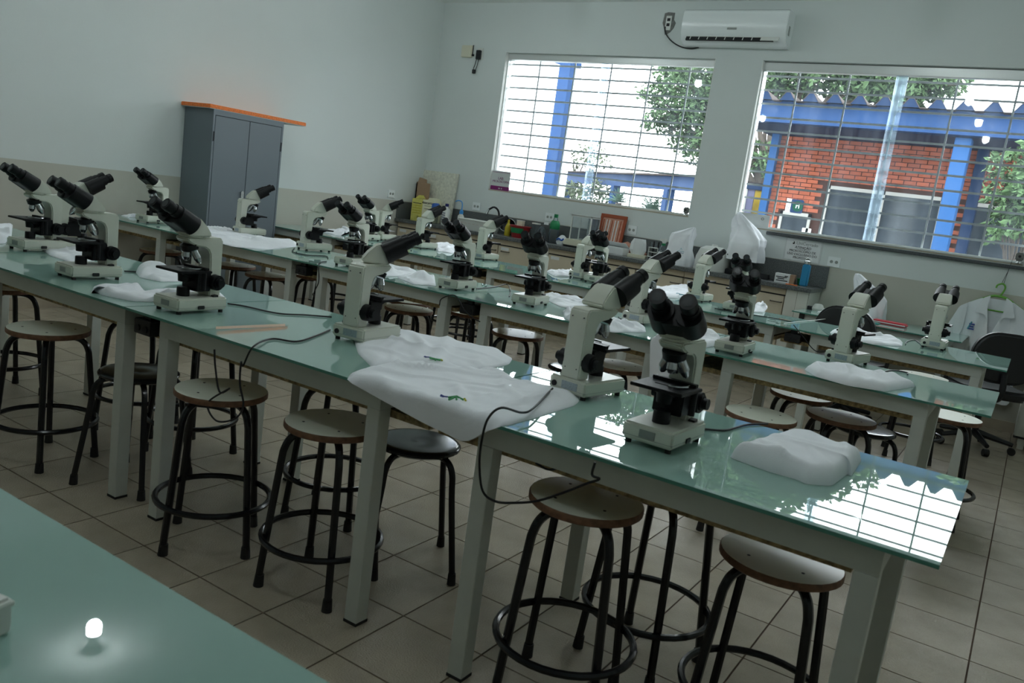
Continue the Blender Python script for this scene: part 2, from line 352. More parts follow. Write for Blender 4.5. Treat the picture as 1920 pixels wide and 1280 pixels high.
# ------------------------------------------------------------------ tables
def table(gx0, gx1, fx0, fx1, y0, y1, label, ztop=.76, socket=None):
    t = empty('lab_table', ((gx0+gx1)/2, (y0+y1)/2, 0), 0, label, 'table', 'glass topped white lab tables'); ox, oy = t.location.x, t.location.y
    def B(x0, x1, a0, a1, z0, z1): return MB().box(x0-ox, x1-ox, a0-oy, a1-oy, z0, z1)
    g = MB(); g.box(gx0-ox, gx1-ox, y0-oy, y1-oy, ztop-.009, ztop); g.mi = [1, 0, 1, 1, 1, 1]
    g.build('glass_top', [m_glassT, m_glassE], t, smooth=False, flip=False)
    a, b, zt = y0+.032, y1-.032, ztop-.013
    f = MB(); f.box(fx0-ox, fx1-ox, a-oy, a+.05-oy, zt-.062, zt); f.build('apron', m_frameW, t, smooth=False)
    f = MB(); f.box(fx0-ox, fx1-ox, b-.05-oy, b-oy, zt-.062, zt); f.build('apron', m_frameW, t, smooth=False)
    for fx in (fx0, fx1-.05): f = MB(); f.box(fx-ox, fx+.05-ox, a+.05-oy, b-.05-oy, zt-.062, zt); f.build('apron', m_frameW, t, smooth=False)
    for fx in (fx0, fx1-.05):
        for fy in (a, b-.05):
            lg = B(fx, fx+.05, fy, fy+.05, .008, zt-.062).build('leg', m_frameW, t, smooth=False, bevel=.002, seg=1)
            B(fx-.001, fx+.051, fy-.001, fy+.051, 0, .009).build('foot_cap', m_rubber, lg, smooth=False)
            for dx, dy in ((.025, .025),):
                MB().cyl((fx+dx-ox, fy+dy-oy, zt-.001), (fx+dx-ox, fy+dy-oy, ztop-.0088), .014).build('glass_pad', m_clear, t)
    tag(B(gx0+.03, min(gx1, fx1-.06) if gx1 > -.1 else gx1, a+.06, b-.06, zt-.094, zt-.072).build('shelf_board', m_mdf, t, smooth=False), 'raw particle board under the glass')
    return t
GXS = [(-1.362, -.045), (-2.722, -1.368), (-4.04, -2.728), (-5.36, -4.046)]
R2 = (1.737, 2.497); R3 = (3.665, 4.41); R4 = (5.385, 6.135); R1 = (-.12, .656)
F2 = [(-1.155, -.145), (-2.555, -1.505), (-3.80, -2.765), (-5.05, -4.06)]
F3 = [(-1.135, -.265), (-2.515, -1.47), (-3.78, -2.745), (-5.03, -4.015)]
F4 = [(-1.135, -.165), (-2.44, -1.375), (-3.67, -2.74), (-4.98, -4.06)]
nth = ['rightmost', 'second from the right', 'third from the right', 'fourth from the right', 'leftmost']
for row, (yy, F) in {'front full row': (R2, F2), 'middle row': (R3, F3), 'back row': (R4, F4)}.items():
    for k in range(4): table(*GXS[k], *F[k], *yy, 'mint green glass topped white lab table, %s in the %s' % (nth[k], row))
    if yy is not R2: table(-6.33, -5.366, -6.28, -5.40, *yy, 'mint green glass topped white lab table, leftmost in the %s' % row)
table(*GXS[0], *F2[0], *R1, 'green glass table below the camera, its right end out of frame')
table(*GXS[1], *F2[1], *R1, 'green glass table nearest the camera in the bottom left corner')
def socket_box(x, y, label):
    t = empty('socket_box', (x, y, .69), 0, label, 'socket', 'black socket boxes under the table tops')
    MB().box(-.05, .05, -.03, .03, -.022, .0335).build('housing', m_black, t, bevel=.003)
    for dx in (-.025, .02): MB().cyl((dx, -.03, 0), (dx, -.034, 0), .013).build('outlet_hole', m_dark, t)
    MB().box(-.02, .02, -.01, .01, .0335, .0605).build('bracket', m_black, t, smooth=False)
for x, y, l in ((-2.66, 1.80, 'front row, third table joint'), (-3.92, 3.72, 'middle row, left joint'), (-2.60, 3.72, 'middle row, centre joint'), (-1.245, 5.44, 'back row, right joint'), (-3.80, 5.44, 'back row, centre joint'), (-5.20, 5.44, 'back row, left joint')):
    socket_box(x, y, 'black socket box under the glass, '+l)

# ------------------------------------------------------------------ stools
def make_stool():
    t = empty('wooden_stool')
    s = MB(); s.lathe([(.0, .533), (.150, .533), (.155, .537), (.155, .551), (.152, .555), (.0, .555)], 36)
    s.mi = [1]*36*4+[0]*36*(len(s.f)//36-4); s.mi = s.mi[:len(s.f)]
    seat = s.build('seat', [m_seattop, m_seatedge], t, flip=False)
    for k in range(4):
        a = PI/4+k*PI/2; ca, sa = math.cos(a), math.sin(a)
        MB().cyl((ca*.095, sa*.095, .5548), (ca*.095, sa*.095, .5558), .0045, n=8).build('screw', m_dark, seat)
    for k in range(4):
        a = PI/4+k*PI/2; ca, sa = math.cos(a), math.sin(a)
        path = spline([(ca*r, sa*r, z) for r, z in ((.02, .52), (.09, .52), (.125, .505), (.145, .47), (.155, .40), (.190, .03))], 4)
        lg = MB().tube(path, .0125, 8).build('leg', m_blackg, t)
        MB().cyl((ca*.189, sa*.189, 0), (ca*.187, sa*.187, .04), .017, .0145, 10).build('rubber_foot', m_rubber, lg)
    MB().tube([(.192*math.cos(2*PI*i/36), .192*math.sin(2*PI*i/36), .168) for i in range(36)], .0105, 8, True).build('foot_ring', m_blackg, t)
    return t
def make_black():
    t = empty('black_metal_stool')
    MB().lathe([(.0, .438), (.140, .438), (.150, .445), (.151, .453), (.145, .459), (.128, .462), (.0, .455)], 36).build('seat', m_seatblk, t)
    for k in range(4):
        a = PI/4+k*PI/2; ca, sa = math.cos(a), math.sin(a)
        path = spline([(ca*r, sa*r, z) for r, z in ((.03, .430), (.10, .430), (.140, .418), (.162, .38), (.172, .30), (.215, .03))], 4)
        lg = MB().tube(path, .0115, 8).build('leg', m_blackg, t)
        MB().cyl((ca*.216, sa*.216, 0), (ca*.214, sa*.214, .04), .016, .0135, 10).build('rubber_foot', m_rubber, lg)
    return t
st_w, st_b = make_stool(), make_black(); used = set()
def stool(x, y, deg, label, black=False, sz=1):
    p = st_b if black else st_w
    o = p if p not in used else copy_tree(p); used.add(p)
    o.location = (x, y, 0); o.rotation_euler = (0, 0, math.radians(deg)); o.scale = (1, 1, sz)
    tag(o, label, 'stool', 'low black metal stools' if black else 'round laminate stools with black legs')
stool(-2.262, 1.82, 45, 'round laminate stool below the black cord loops, front row')
stool(-3.33, 1.80, 12, 'round laminate stool at the left, left of the low black stool')
stool(-4.31, 2.10, 0, 'laminate stool cut by the left frame edge under the front row')
stool(-1.785, 1.88, 10, 'laminate stool left of the tall table leg below the big white cloth')
stool(-.885, 1.92, 12, 'laminate stool under the hanging cord, centre foreground', sz=1.05)
stool(-.80, 2.29, -11, 'laminate stool mostly hidden under the nearest right table, behind another stool')
stool(-.40, 2.09, 2, 'nearest laminate stool at the bottom right', sz=.97)
stool(-2.18, 2.33, 20, 'laminate stool on the far side of the front row, hidden behind the apron')
stool(-3.06, 2.31, 6, 'laminate stool on the far side behind the low black stool')
stool(-3.50, 2.33, 30, 'laminate stool on the far side of the front row at left')
stool(-1.69, 2.21, 45, 'low glossy black stool below the hanging corner of white cloth', True)
stool(-2.90, 1.93, 20, 'low black metal stool between the two paired table legs at left', True)
stool(-5.05, 4.09, 0, 'laminate stool in front of the grey cabinet, under the middle row')
stool(-4.60, 4.02, 15, 'laminate stool with pale seat left of a table leg, middle row')
stool(-4.55, 4.44, 30, 'laminate stool right of the pale seat, behind the table leg, middle row')
stool(-3.53, 4.33, 10, 'laminate stool farther under the middle row, partly behind a microscope stage')
stool(-3.30, 4.05, 20, 'laminate stool left of the centre table leg, middle row')
stool(-3.08, 4.43, 0, 'laminate stool right of the centre table leg, middle row')
stool(-2.50, 4.10, 15, 'laminate stool with its seat below the centre microscope, middle row')
stool(-2.04, 4.0, 20, 'glossy black stool left of the tall microscope arm, middle row', True)
stool(-1.74, 3.90, 0, 'laminate stool with a bright shiny seat behind the tall microscope, middle row')
stool(-.89, 4.31, 25, 'laminate stool farther back with a bright white seat, middle row right')
stool(-.895, 3.60, 0, 'laminate stool nearest the microscope at right, middle row')
stool(-.63, 3.99, 30, 'laminate stool above the low black stool at right, middle row')
stool(-.57, 4.33, 40, 'low black stool with a glossy seat at right under the middle row', True)
stool(-.505, 6.0, 10, 'laminate stool under the right end of the back row')
stool(-5.75, 3.95, 0, 'laminate stool at the far left under the middle row, dark side')
stool(-5.60, 5.72, 0, 'laminate stool under the left end of the back row')
stool(-.24, 4.70, 0, 'laminate stool at the far right behind the middle row table leg')
stool(-4.35, 5.95, 10, 'laminate stool under the back row near the counter, left of centre')
stool(-3.95, 5.6, 10, 'laminate stool under the back row below the cream drawers')

# ------------------------------------------------------------------ microscopes (front faces -y)
def make_scope():
    t = empty('microscope')
    b = MB().box(-.071, .071, -.109, .109, .012, .058).build('base', m_scope, t, bevel=.006)
    for sx in (-1, 1):
        for sy in (-1, 1): MB().cyl((sx*.056, sy*.092, 0), (sx*.056, sy*.092, .0125), .0085, n=8).build('foot', m_rubber, b)
    MB().box(-.0715, .0715, -.1095, .1095, .0235, .0245).build('base_seam', m_plate, b, smooth=False)
    p = MB().box(-.022, .022, -.1105, -.1088, .026, .046).build('name_plate', m_plate, b, smooth=False)
    MB().box(-.04, .02, .1088, .1104, .024, .048).build('sticker', m_stk, b, smooth=False)
    MB().cyl((.048, .109, .032), (.048, .114, .032), .009, n=12).build('power_jack', m_dark, b)
    MB().box(.0700, .0745, -.024, .006, .017, .031).build('slider', m_black, b, bevel=.002)
    MB().prism([(.055, .058), (.078, .058), (.076, .066), (.058, .063)], .038, .056).build('power_switch', m_black, b)
    prof = [(.052, .056), (.103, .056), (.101, .262), (.098, .272), (.088, .278), (-.052, .278), (-.060, .270), (-.048, .258), (-.018, .246), (.022, .240), (.036, .232), (.045, .216), (.048, .19)]
    a = MB().prism(prof, -.036, .036).build('arm', m_scope, t, bevel=.0045)
    for x, z in ((-.022, .25), (.022, .25), (-.022, .09), (.022, .09)): MB().cyl((x, .1005, z), (x, .1035, z), .0022, n=6).build('screw', m_dark, a)
    MB().cyl((0, -.018, .277), (0, -.018, .282), .042, .042, 24).build('head_collar', m_scope, t)
    hp = MB()   # cream prism housing, wider at the foot and rounded above
    secs = [(.036, .281, .037), (.036, .290, .036)]
    L = [(-.055, .281), (.038, .281), (.040, .292), (.022, .318), (-.004, .344), (-.020, .352), (-.028, .350), (-.056, .293)]
    wid = [.044, .044, .044, .042, .039, .037, .037, .043]
    n = len(L); vs = [(-wd, y, z) for (y, z), wd in zip(L, wid)]+[(wd, y, z) for (y, z), wd in zip(L, wid)]
    hp.add(vs, [tuple(range(n-1, -1, -1)), tuple(range(n, 2*n))]+[(i, (i+1) % n, n+(i+1) % n, n+i) for i in range(n)])
    hp.build('head', m_scope, t, bevel=.014, seg=4)
    e = Vector((0, -math.cos(.52), math.sin(.52))); c0 = Vector((0, -.036, .318)); n1 = Vector((0, math.sin(.52), math.cos(.52)))
    h = MB()
    for s in (-1, 1):
        q = c0+Vector((s*.036, 0, 0)); h.cyl(q, q+e*.078, .0365, .034, 20)
    R = Matrix((Vector((1, 0, 0)), e, n1)).transposed().to_4x4(); R.translation = c0
    h.box(-.038, .038, 0, .070, -.033, .024, R)
    bino = h.build('binocular_body', m_scopeblk, t)
    for s in (-1, 1):
        q = c0+Vector((s*.038, 0, 0))+n1*.006
        k = MB().cyl(q+e*.072, q+e*.100, .0245, .0235, 18); k.cyl(q+e*.098, q+e*.120, .0205, .0205, 18); k.cyl(q+e*.118, q+e*.138, .0225, .0215, 18)
        ep = k.build('eyepiece', m_scopeblk, t); MB().cyl(q+e*.1375, q+e*.1390, .014, .014, 14).build('lens', m_lens, ep)
    nd = Vector((0, .28, -.96)).normalized(); nc = Vector((0, -.022, .240))
    MB().cyl(nc-nd*.010, nc+nd*.012, .033, .030, 22).build('nosepiece', m_scopeblk, t); MB().cyl(nc+nd*.0095, nc+nd*.014, .0315, .029, 22).build('nosepiece_ring', m_chrome, t)
    ax = nd.orthogonal().normalized(); bx = nd.cross(ax)
    for k, ln in ((0, .046), (1, .062), (2, .054), (3, .036)):
        an = k*PI/2+.6; d = (ax*math.cos(an)+bx*math.sin(an)); st = nc+nd*.012+d*.016; dd = (nd+d*.38).normalized()
        ob = MB().cyl(st, st+dd*ln*.62, .0135, .0145, 14); ob.cyl(st+dd*ln*.6, st+dd*ln*.92, .0145, .0085, 14); ob.cyl(st+dd*ln*.9, st+dd*ln, .005, .0045, 10)
        ob.build('objective', m_chrome, t)
    sg = MB().box(-.072, .072, -.105, .030, .150, .159).build('stage', m_scopeblk, t, bevel=.0015)
    MB().box(-.030, .020, -.046, -.024, .159, .1605).build('stage_opening', m_dark, sg, smooth=False)
    MB().box(-.062, .062, .006, .024, .159, .168).build('slide_holder', m_scopeblk, sg, bevel=.001)
    MB().tube(spline([(.045, .008, .163), (.050, -.030, .164), (.030, -.055, .163), (.012, -.056, .162)], 4), .003, 6).build('slide_clip', m_chrome, sg)
    MB().box(-.042, .042, -.012, .052, .078, .150).build('stage_block', m_scopeblk, t, bevel=.003)
    MB().prism([(-.085, .150), (.004, .150), (.004, .118), (-.022, .128)], -.026, .026).build('stage_bracket', m_scopeblk, t)
    MB().cyl((0, -.036, .112), (0, -.036, .150), .021, .024, 16).build('condenser', m_scopeblk, t)
    MB().cyl((.064, .000, .088), (.064, .000, .152), .009, .009, 12).build('stage_knob', m_scopeblk, t)
    for s in (-1, 1):
        k = MB().cyl((s*.034, .070, .112), (s*.060, .070, .112), .030, .0285, 20); k.cyl((s*.058, .070, .112), (s*.066, .070, .112), .021, .021, 18); k.cyl((s*.064, .070, .112), (s*.080, .070, .112), .016, .015, 16)
        k.build('focus_knob', m_scopeblk, t)
    MB().lathe([(.023, .056), (.023, .088), (.021, .091), (.017, .091), (.0, .0905)], 20, (0, -.036, 0)).build('illuminator', m_scopeblk, t)
    return t
sc0 = make_scope(); first_sc = [True]; SCOPES = []
def scope(x, y, deg, label, z=.76, turn=-36):
    o = sc0 if first_sc[0] else copy_tree(sc0); first_sc[0] = False; SCOPES.append(o)
    o.location = (x, y, z); o.rotation_euler = (0, 0, math.radians(deg)); tag(o, label, 'microscope', 'cream binocular microscopes')
    a = math.radians(turn); pv = Vector((0, -.018, 0)); R = Matrix.Rotation(a, 3, 'Z')
    for ch in o.children:
        if ch.name.split('.')[0] in ('head', 'binocular_body', 'eyepiece', 'head_collar'): ch.location = pv-R @ pv; ch.rotation_euler = (0, 0, a)
def at_front(fl, fr, dz=0):      # front-left and front-right base corners -> centre, heading
    pass
F_, B_ = 0, 180
scope(-.742, 2.025, -2, 'nearest cream microscope, eyepieces towards the camera, left of the folded cloth', turn=10)
scope(-1.125, 2.31, 171, 'tall foreground microscope seen from behind, right of the white cloth with a logo', turn=-2)
scope(-1.985, 2.215, 184, 'front row microscope seen from behind with its cord plugged in, above the spread cloths', turn=-48)
scope(-2.612, 1.93, 2, 'front row microscope beside the beige tape, eyepieces to the left', turn=-4)
scope(-3.345, 1.965, -2, 'front row microscope left of the crumpled cloth, eyepieces to the left', turn=-5)
scope(-4.145, 2.165, 4, 'leftmost microscope on the front row, eyepieces cut by the frame edge', turn=-5)
scope(-4.16, 2.36, 176, 'front row microscope hidden behind the leftmost one, eyepieces to the right', turn=0)
scope(-5.80, 3.90, 4, 'far left microscope before the beige wall, left of the grey cabinet', turn=0)
scope(-5.245, 4.365, 166, 'microscope in front of the grey cabinet doors, eyepieces to the right', turn=-10)
scope(-4.42, 4.27, 166, 'middle row microscope right of the long white cloth, eyepieces to the right', turn=-12)
scope(-3.70, 3.92, 8, 'middle row microscope crossing eyepieces with the one behind, facing left', turn=-8)
scope(-2.86, 3.93, 3, 'middle row microscope above the centre table leg, eyepieces to the left', turn=0)
scope(-2.35, 3.94, 8, 'middle row microscope left of a long folded cloth, eyepieces to the left', turn=6)
scope(-1.76, 4.17, 172, 'middle row microscope seen from behind, half hidden by the tall foreground one', turn=-15)
scope(-1.135, 3.84, 3, 'middle row microscope with two round eyepieces facing the camera', turn=10)
scope(-.71, 4.31, 168, 'middle row microscope at right seen from behind, long cloth in front of it', turn=0)
scope(-5.26, 5.73, 4, 'back row microscope facing left, back to back with another near the corner', turn=0)
scope(-5.35, 6.06, 180, 'back row microscope facing right, back to back with another near the corner', turn=-50)
scope(-4.78, 5.98, 172, 'back row microscope below the grey speckled board, seen from behind', turn=-10)
scope(-4.12, 6.03, 176, 'back row microscope in front of the faucet, eyepieces to the right', turn=-20)
scope(-3.115, 6.00, 172, 'back row microscope seen from behind, overlapped by one facing left', turn=-12)
scope(-2.94, 5.90, 8, 'back row microscope below the glass balance, facing left', turn=0)
scope(-2.115, 6.02, 180, 'back row microscope in front of the white dome, seen from behind', turn=-20)
scope(-1.765, 5.80, 8, 'back row microscope below the hanging white cover, facing the camera', turn=0)
scope(-.475, 5.89, 180, 'rightmost microscope, back row, seen from behind before the lab coat', turn=0)

# ------------------------------------------------------------------ dust covers lying on the tables
def dist_poly(P, n=64):
    """resample a closed outline evenly and smooth it"""
    Q = [Vector((*p, 0)) for p in P]; L = [(Q[(i+1) % len(Q)]-Q[i]).length for i in range(len(Q))]; T = sum(L); out = []; i = 0; acc = 0
    for k in range(n):
        s = T*k/n
        while acc+L[i] < s: acc += L[i]; i += 1
        out.append(Q[i].lerp(Q[(i+1) % len(Q)], (s-acc)/L[i]))
    for _ in range(1): out = [(out[k-1]+out[k]*2+out[(k+1) % n])/4 for k in range(n)]
    return out
def cloth(P, label, H=.03, z0=.7605, seed=0, peaks=(), hang=None, logo=None, folds=1.0, group='white dust covers on the tables', mt=None, fill=.42):
    P = [(max(x, -6.27), y) for x, y in P]; n, rings = 96, 22; Q = dist_poly(P, n); c = sum(Q, Vector())/n
    t = empty('dust_cover', (c.x, c.y, z0), 0, label, 'cloth', group)
    rr = random.Random(seed*13+5); dirs = [(rr.uniform(0, PI), rr.uniform(.10, .24), rr.uniform(0, 6)) for _ in range(4)]
    def zat(p, f):
        d = 1-f**14; w = noise.noise(Vector((p.x*9+seed*7, p.y*9, seed)))*.5+noise.noise(Vector((p.x*26, p.y*26+seed*3, seed)))*.16; r = 0
        for an, lam, ph in dirs:
            q = p.x*math.cos(an)+p.y*math.sin(an); sn = math.sin(2*PI*q/lam+ph+2.2*noise.noise(Vector((p.x*4, p.y*4, seed+an))))
            r += max(0, sn)**5*max(0, .35+noise.noise(Vector((p.x*5+an, p.y*5, seed*2.1))))
        z = H*d*(fill+folds*(.42*w+.62*r))
        for px, py, ph, ps in peaks: z += ph*math.exp(-((p.x-px)**2+(p.y-py)**2)/(ps*ps))*(1-f**8)
        return max(z, .0015)
    mb = MB(); vs = []; fs = []
    def P3(p, f, low=False):
        z = zat(p, f) if not low else 0
        q = Vector((p.x, p.y, z))
        if hang is not None and p.y < hang:
            dd = hang-p.y; q = Vector((p.x, hang-.012-.10*dd, z-dd*.97)); 
            if low: q.y += .006
        return q-Vector((c.x, c.y, 0))
    for low in (False, True):
        base = len(vs); vs.append(P3(c, 0, low))
        for r in range(1, rings+1):
            f = r/rings
            for k in range(n): vs.append(P3(c+(Q[k]-c)*f, f, low))
        for k in range(n): fs.append((base, base+1+k, base+1+(k+1) % n))
        for r in range(rings-1):
            for k in range(n): a = base+1+r*n; fs.append((a+k, a+n+k, a+n+(k+1) % n, a+(k+1) % n))
        if not low: top = base
    a, b = top+1+(rings-1)*n, base+1+(rings-1)*n
    for k in range(n): fs.append((a+k, b+k, b+(k+1) % n, a+(k+1) % n))
    mb.add(vs, fs); mb.build('fabric', mt or m_cloth, t, ang=75)
    if logo:
        lx, ly, s, cols = logo
        def stroke(pts, m, r): 
            pp = []
            for u, v in pts:
                q = Vector((lx+u*s, ly+v*s, 0)); fq = .3; g = P3(q, fq); g.z = max(g.z, P3(q, .6).z, 0)+.0012; pp.append(g)
            MB().tube(pp, r, 5).build('embroidery', m, t)
        stroke([(-1, .35), (-.6, .1), (-.2, .3), (.1, 0)], cols[0], .0022); stroke([(-.8, 0), (-.4, -.2)], cols[0], .0018)
        stroke([(.0, -.2), (.45, .15), (.9, .35)], cols[1], .0035); stroke([(.3, -.5), (.45, .1), (.75, -.25)], cols[1], .003); stroke([(.8, .55), (1.0, .5)], cols[2], .003)
    return t
lg = (m_lgblue, m_lggreen, m_lgyel)
cloth([(-2.067,2.229),(-2.079,2.322),(-2.038,2.493),(-1.870,2.534),(-1.654,2.588),(-1.541,2.516),(-1.488,2.410),(-1.482,2.161),(-1.585,2.067),(-1.659,1.895),(-1.827,2.005)], 'large white cover with a green logo spread at the far edge of the front row', .034, seed=1, logo=(*[(-1.609,2.116)][0], .035, lg), folds=.5)
HV = [(-1.425,0.738),(-1.298,0.718),(-1.214,0.710),(-1.165,0.701),(-1.133,0.726),(-1.100,0.757)]
cloth([(-1.605,1.730),(-1.647,1.789),(-1.666,1.879),(-1.668,2.058),(-1.593,2.161),(-1.474,2.179),(-1.460,2.301),(-1.306,2.184),(-1.175,2.259),(-1.090,2.208),(-1.064,2.120),(-1.061,1.878),(-1.062,1.736)]+[(x, R2[0]-(.775-z)) for x, z in reversed(HV)], 'large white cover with a logo, its corner hanging over the front row edge', .042, seed=2, hang=R2[0], logo=(*[(-1.261,1.764)][0], .04, lg), folds=.5)
cloth([(-0.511,2.402),(-0.463,2.453),(-0.360,2.389),(-0.305,2.408),(-0.294,2.197)]+[(-0.306,2.218),(-0.314,2.063),(-0.366,2.011),(-0.383,2.030),(-0.461,2.027),(-0.571,2.054)], 'thick folded white cover right of the nearest microscope', .055, seed=3, folds=.25, fill=.8)
cloth([(-2.984,1.766),(-3.147,1.875),(-3.120,1.908),(-2.926,1.877),(-2.964,2.115),(-2.822,2.256)]+[(-2.787,2.231),(-2.760,1.974),(-2.808,1.826),(-2.949,1.785),(-3.050,1.811)], 'crumpled white cover behind the front row microscope left of the tape', .04, seed=4)
cloth([(-3.466,2.258),(-3.678,2.452),(-3.546,2.436),(-3.420,2.478),(-3.213,2.331),(-3.219,2.215),(-3.333,2.191)], 'small white cover folded into a peak between two front row microscopes', .02, seed=5, peaks=[(*[(-3.420,2.309)][0], .05, .09)])
cloth([(-4.172,2.201),(-4.270,2.340),(-4.057,2.401),(-3.799,2.258),(-3.755,2.109),(-3.953,2.129)], 'small white cover between the two leftmost front row microscopes', .03, seed=6)
cloth([(-4.928,2.283),(-5.215,2.576),(-4.609,2.273),(-4.337,2.105),(-4.356,2.019)], 'white cover at the left frame edge on the front row', .03, seed=8)
cloth([(-5.564,4.084),(-5.744,4.408),(-5.085,4.296),(-4.911,4.543),(-4.599,4.274),(-4.384,3.802),(-4.470,3.608),(-4.943,3.668)], 'long white cover on the middle row in front of the grey cabinet', .03, seed=9)
cloth([(-3.891,3.992),(-4.162,4.339),(-3.966,4.350),(-3.522,4.290),(-3.327,4.193),(-3.293,3.866),(-3.336,3.674)], 'white cover behind the front row microscope head, middle row', .035, seed=10, peaks=[(*[(-3.952,4.176)][0], .05, .08)])
cloth([(-3.254,3.846),(-3.412,4.214),(-3.284,4.251),(-2.951,3.845),(-3.032,3.732)], 'small crumpled white cover left of a middle row microscope', .02, seed=11, peaks=[(*[(-3.171,3.975)][0], .05, .06)])
cloth([(-2.584,4.484),(-2.523,4.653),(-2.303,4.606),(-2.050,4.134),(-2.251,4.107),(-2.399,4.237)], 'white cover lying right of a middle row microscope, far side', .03, seed=12)
cloth([(-2.151,3.961),(-2.179,4.137),(-1.934,4.091),(-1.682,4.031),(-1.596,3.849),(-1.668,3.613),(-1.777,3.597),(-1.995,3.715)], 'white cover in front of the back facing middle row microscope', .035, seed=13)
cloth([(-1.447,3.457),(-1.531,3.888),(-1.533,4.349),(-1.337,4.240),(-1.247,3.959),(-1.267,3.572),(-1.329,3.406)], 'white cover left of the microscope with round eyepieces, middle row', .05, seed=14, hang=R3[0])
cloth([(-0.797,3.899),(-0.734,4.052),(-0.541,4.033),(-0.359,4.015)]+[(-0.359,3.998),(-0.435,3.678),(-0.571,3.612),(-0.713,3.662),(-0.791,3.782)], 'long rolled white cover near the right end of the middle row', .045, seed=15, folds=.4, fill=.75)
cloth([(-6.214,3.887),(-6.527,4.110),(-6.685,4.359),(-6.272,4.092),(-6.114,3.889)], 'white cover at the far left end of the middle row', .03, seed=16)
cloth([(-6.815,6.552),(-7.400,7.303),(-5.900,6.080),(-5.473,5.611),(-5.765,5.622)], 'white cover on the back row left of the twin microscopes', .035, seed=17)
cloth([(-5.095,6.492),(-5.334,6.936),(-5.084,6.831),(-4.836,6.662),(-4.474,6.025),(-4.592,5.939)], 'white cover on the back row right of the covered board', .03, seed=18)
cloth([(-3.460,5.993),(-3.520,6.543),(-3.190,5.972),(-3.223,5.721)], 'white cover on the back row left of the overlapped microscopes', .03, seed=19)
cloth([(-2.542,5.921),(-2.603,6.272),(-2.677,7.248),(-2.341,6.396),(-2.228,5.857),(-2.289,5.593)], 'white cover with a teal logo on the back row', .05, folds=.35, seed=20, logo=(*[(-2.263,5.982)][0], .03, (m_lgteal, m_lgteal, m_lgteal)))
cloth([(-1.794,6.310),(-1.817,6.677),(-1.717,6.477),(-1.619,6.018),(-1.664,5.905)], 'small white cover on the back row beside the microscope facing the camera', .04, seed=21)
cloth([(-1.056,5.571),(-1.075,5.952),(-0.846,5.924),(-0.656,5.864),(-0.621,5.575),(-0.756,5.366),(-0.968,5.411)], 'white cover on the back row behind the right microscope', .045, seed=22, folds=.6)

# ------------------------------------------------------------------ cords and bits on the tables
def cord(pts, label, m=None, r=.0032, name='power_cord', k=7, own='near'):
    if own == 'near': own = min((q for q in SCOPES), key=lambda q: (q.location.xy-Vector(pts[0][:2])).length)
    o = MB().tube(spline(pts, k), r, 6).build(name, m or m_cable)
    if own is None: return tag(o, label, 'cord')
    M = Matrix.Translation(own.location) @ Matrix.Rotation(own.rotation_euler.z, 4, 'Z'); o.data.transform(M.inverted()); o.parent = own; return o
zt = .7640
P2 = lambda L, z=zt: [(x, y, z) for x, y in L]
cord(P2([(-3.473,2.203),(-3.338,2.296),(-3.258,2.435),(-2.688,2.090),(-2.630,2.096),(-2.480,2.127),(-2.401,2.272),(-2.359,2.399)]) if False else P2([(-2.687,2.158),(-2.622,2.192),(-2.468,2.222),(-2.414,2.312),(-2.348,2.399)]), 'black power cord lying across the front row behind the beige tape')
cord(P2([(-3.488,2.215),(-3.457,2.272),(-3.367,2.288),(-3.251,2.296)]), 'short black cord right of the second front row microscope')
c_ = [(-2.150,2.196),(-2.081,2.053),(-2.035,1.924),(-2.096,1.874)]; e_ = [(-2.021,1.734)][0]
cord(P2(c_)+[(e_[0], R2[0]-.004, .764), (e_[0]-.02, R2[0]-.02, .70)]+[(x, 1.70, z) for x, z in [(-2.032,0.713),(-2.029,0.644),(-2.005,0.580),(-2.040,0.527),(-2.129,0.497),(-2.176,0.545),(-2.077,0.618),(-2.122,0.595),(-2.152,0.668),(-2.164,0.727)]], 'black cord dropping from the front row and looping above a stool')
e2 = [(-1.112,1.893),(-1.166,1.880)][1]
cord([(x, y, .785) for x, y in [(-1.165,2.157),(-1.072,1.893),(-1.066,1.823)]]+[(x, 1.70, z) for x, z in [(-1.054,0.819),(-1.089,0.781),(-1.099,0.721),(-1.096,0.657),(-1.075,0.591),(-1.031,0.577),(-0.969,0.594),(-0.910,0.619),(-0.842,0.663),(-0.790,0.701),(-0.759,0.722),(-0.779,0.726),(-0.777,0.758)]], 'black cord hanging from the front row right table to a stool seat')
cord([(x, 1.80, z) for x, z in [(-0.988,0.672),(-0.946,0.667),(-0.903,0.692),(-0.856,0.734)]], 'short black cord sagging under the right front table')
cord(P2([(-0.712,2.251),(-0.665,2.309),(-0.643,2.443),(-0.603,2.530)]), 'black cord running right from the nearest microscope')
cord(P2([(-4.489,4.146),(-4.287,3.948),(-4.143,3.940),(-4.109,4.080),(-4.009,4.007)]), 'black cord looping from a middle row microscope to its neighbour')
cord(P2([(-3.862,3.849),(-3.813,3.745),(-3.640,3.566)])+[(x, 3.64, z) for x, z in [(-3.705,0.704),(-3.703,0.654),(-3.728,0.599)]], 'black cord falling over the middle row edge at left')
cord([(x, 3.64, z) for x, z in [(-2.753,0.691),(-2.743,0.730),(-2.666,0.765),(-2.618,0.738),(-2.583,0.700),(-2.523,0.667),(-2.467,0.654)]], 'black cord draped over the centre leg of the middle row')
cord(P2([(-2.825,4.081),(-2.858,4.315),(-2.934,4.584),(-2.724,4.309),(-2.560,4.046)]), 'black cord between two middle row microscopes')
cord(P2([(-1.871,4.203),(-1.862,4.115),(-1.908,4.177)]), 'short black cord plugged into the half hidden middle row microscope')
cord(P2([(-0.533,4.174),(-0.507,4.355),(-0.444,4.392),(-0.431,4.323)]), 'black cord looping right of the rightmost middle row microscope')
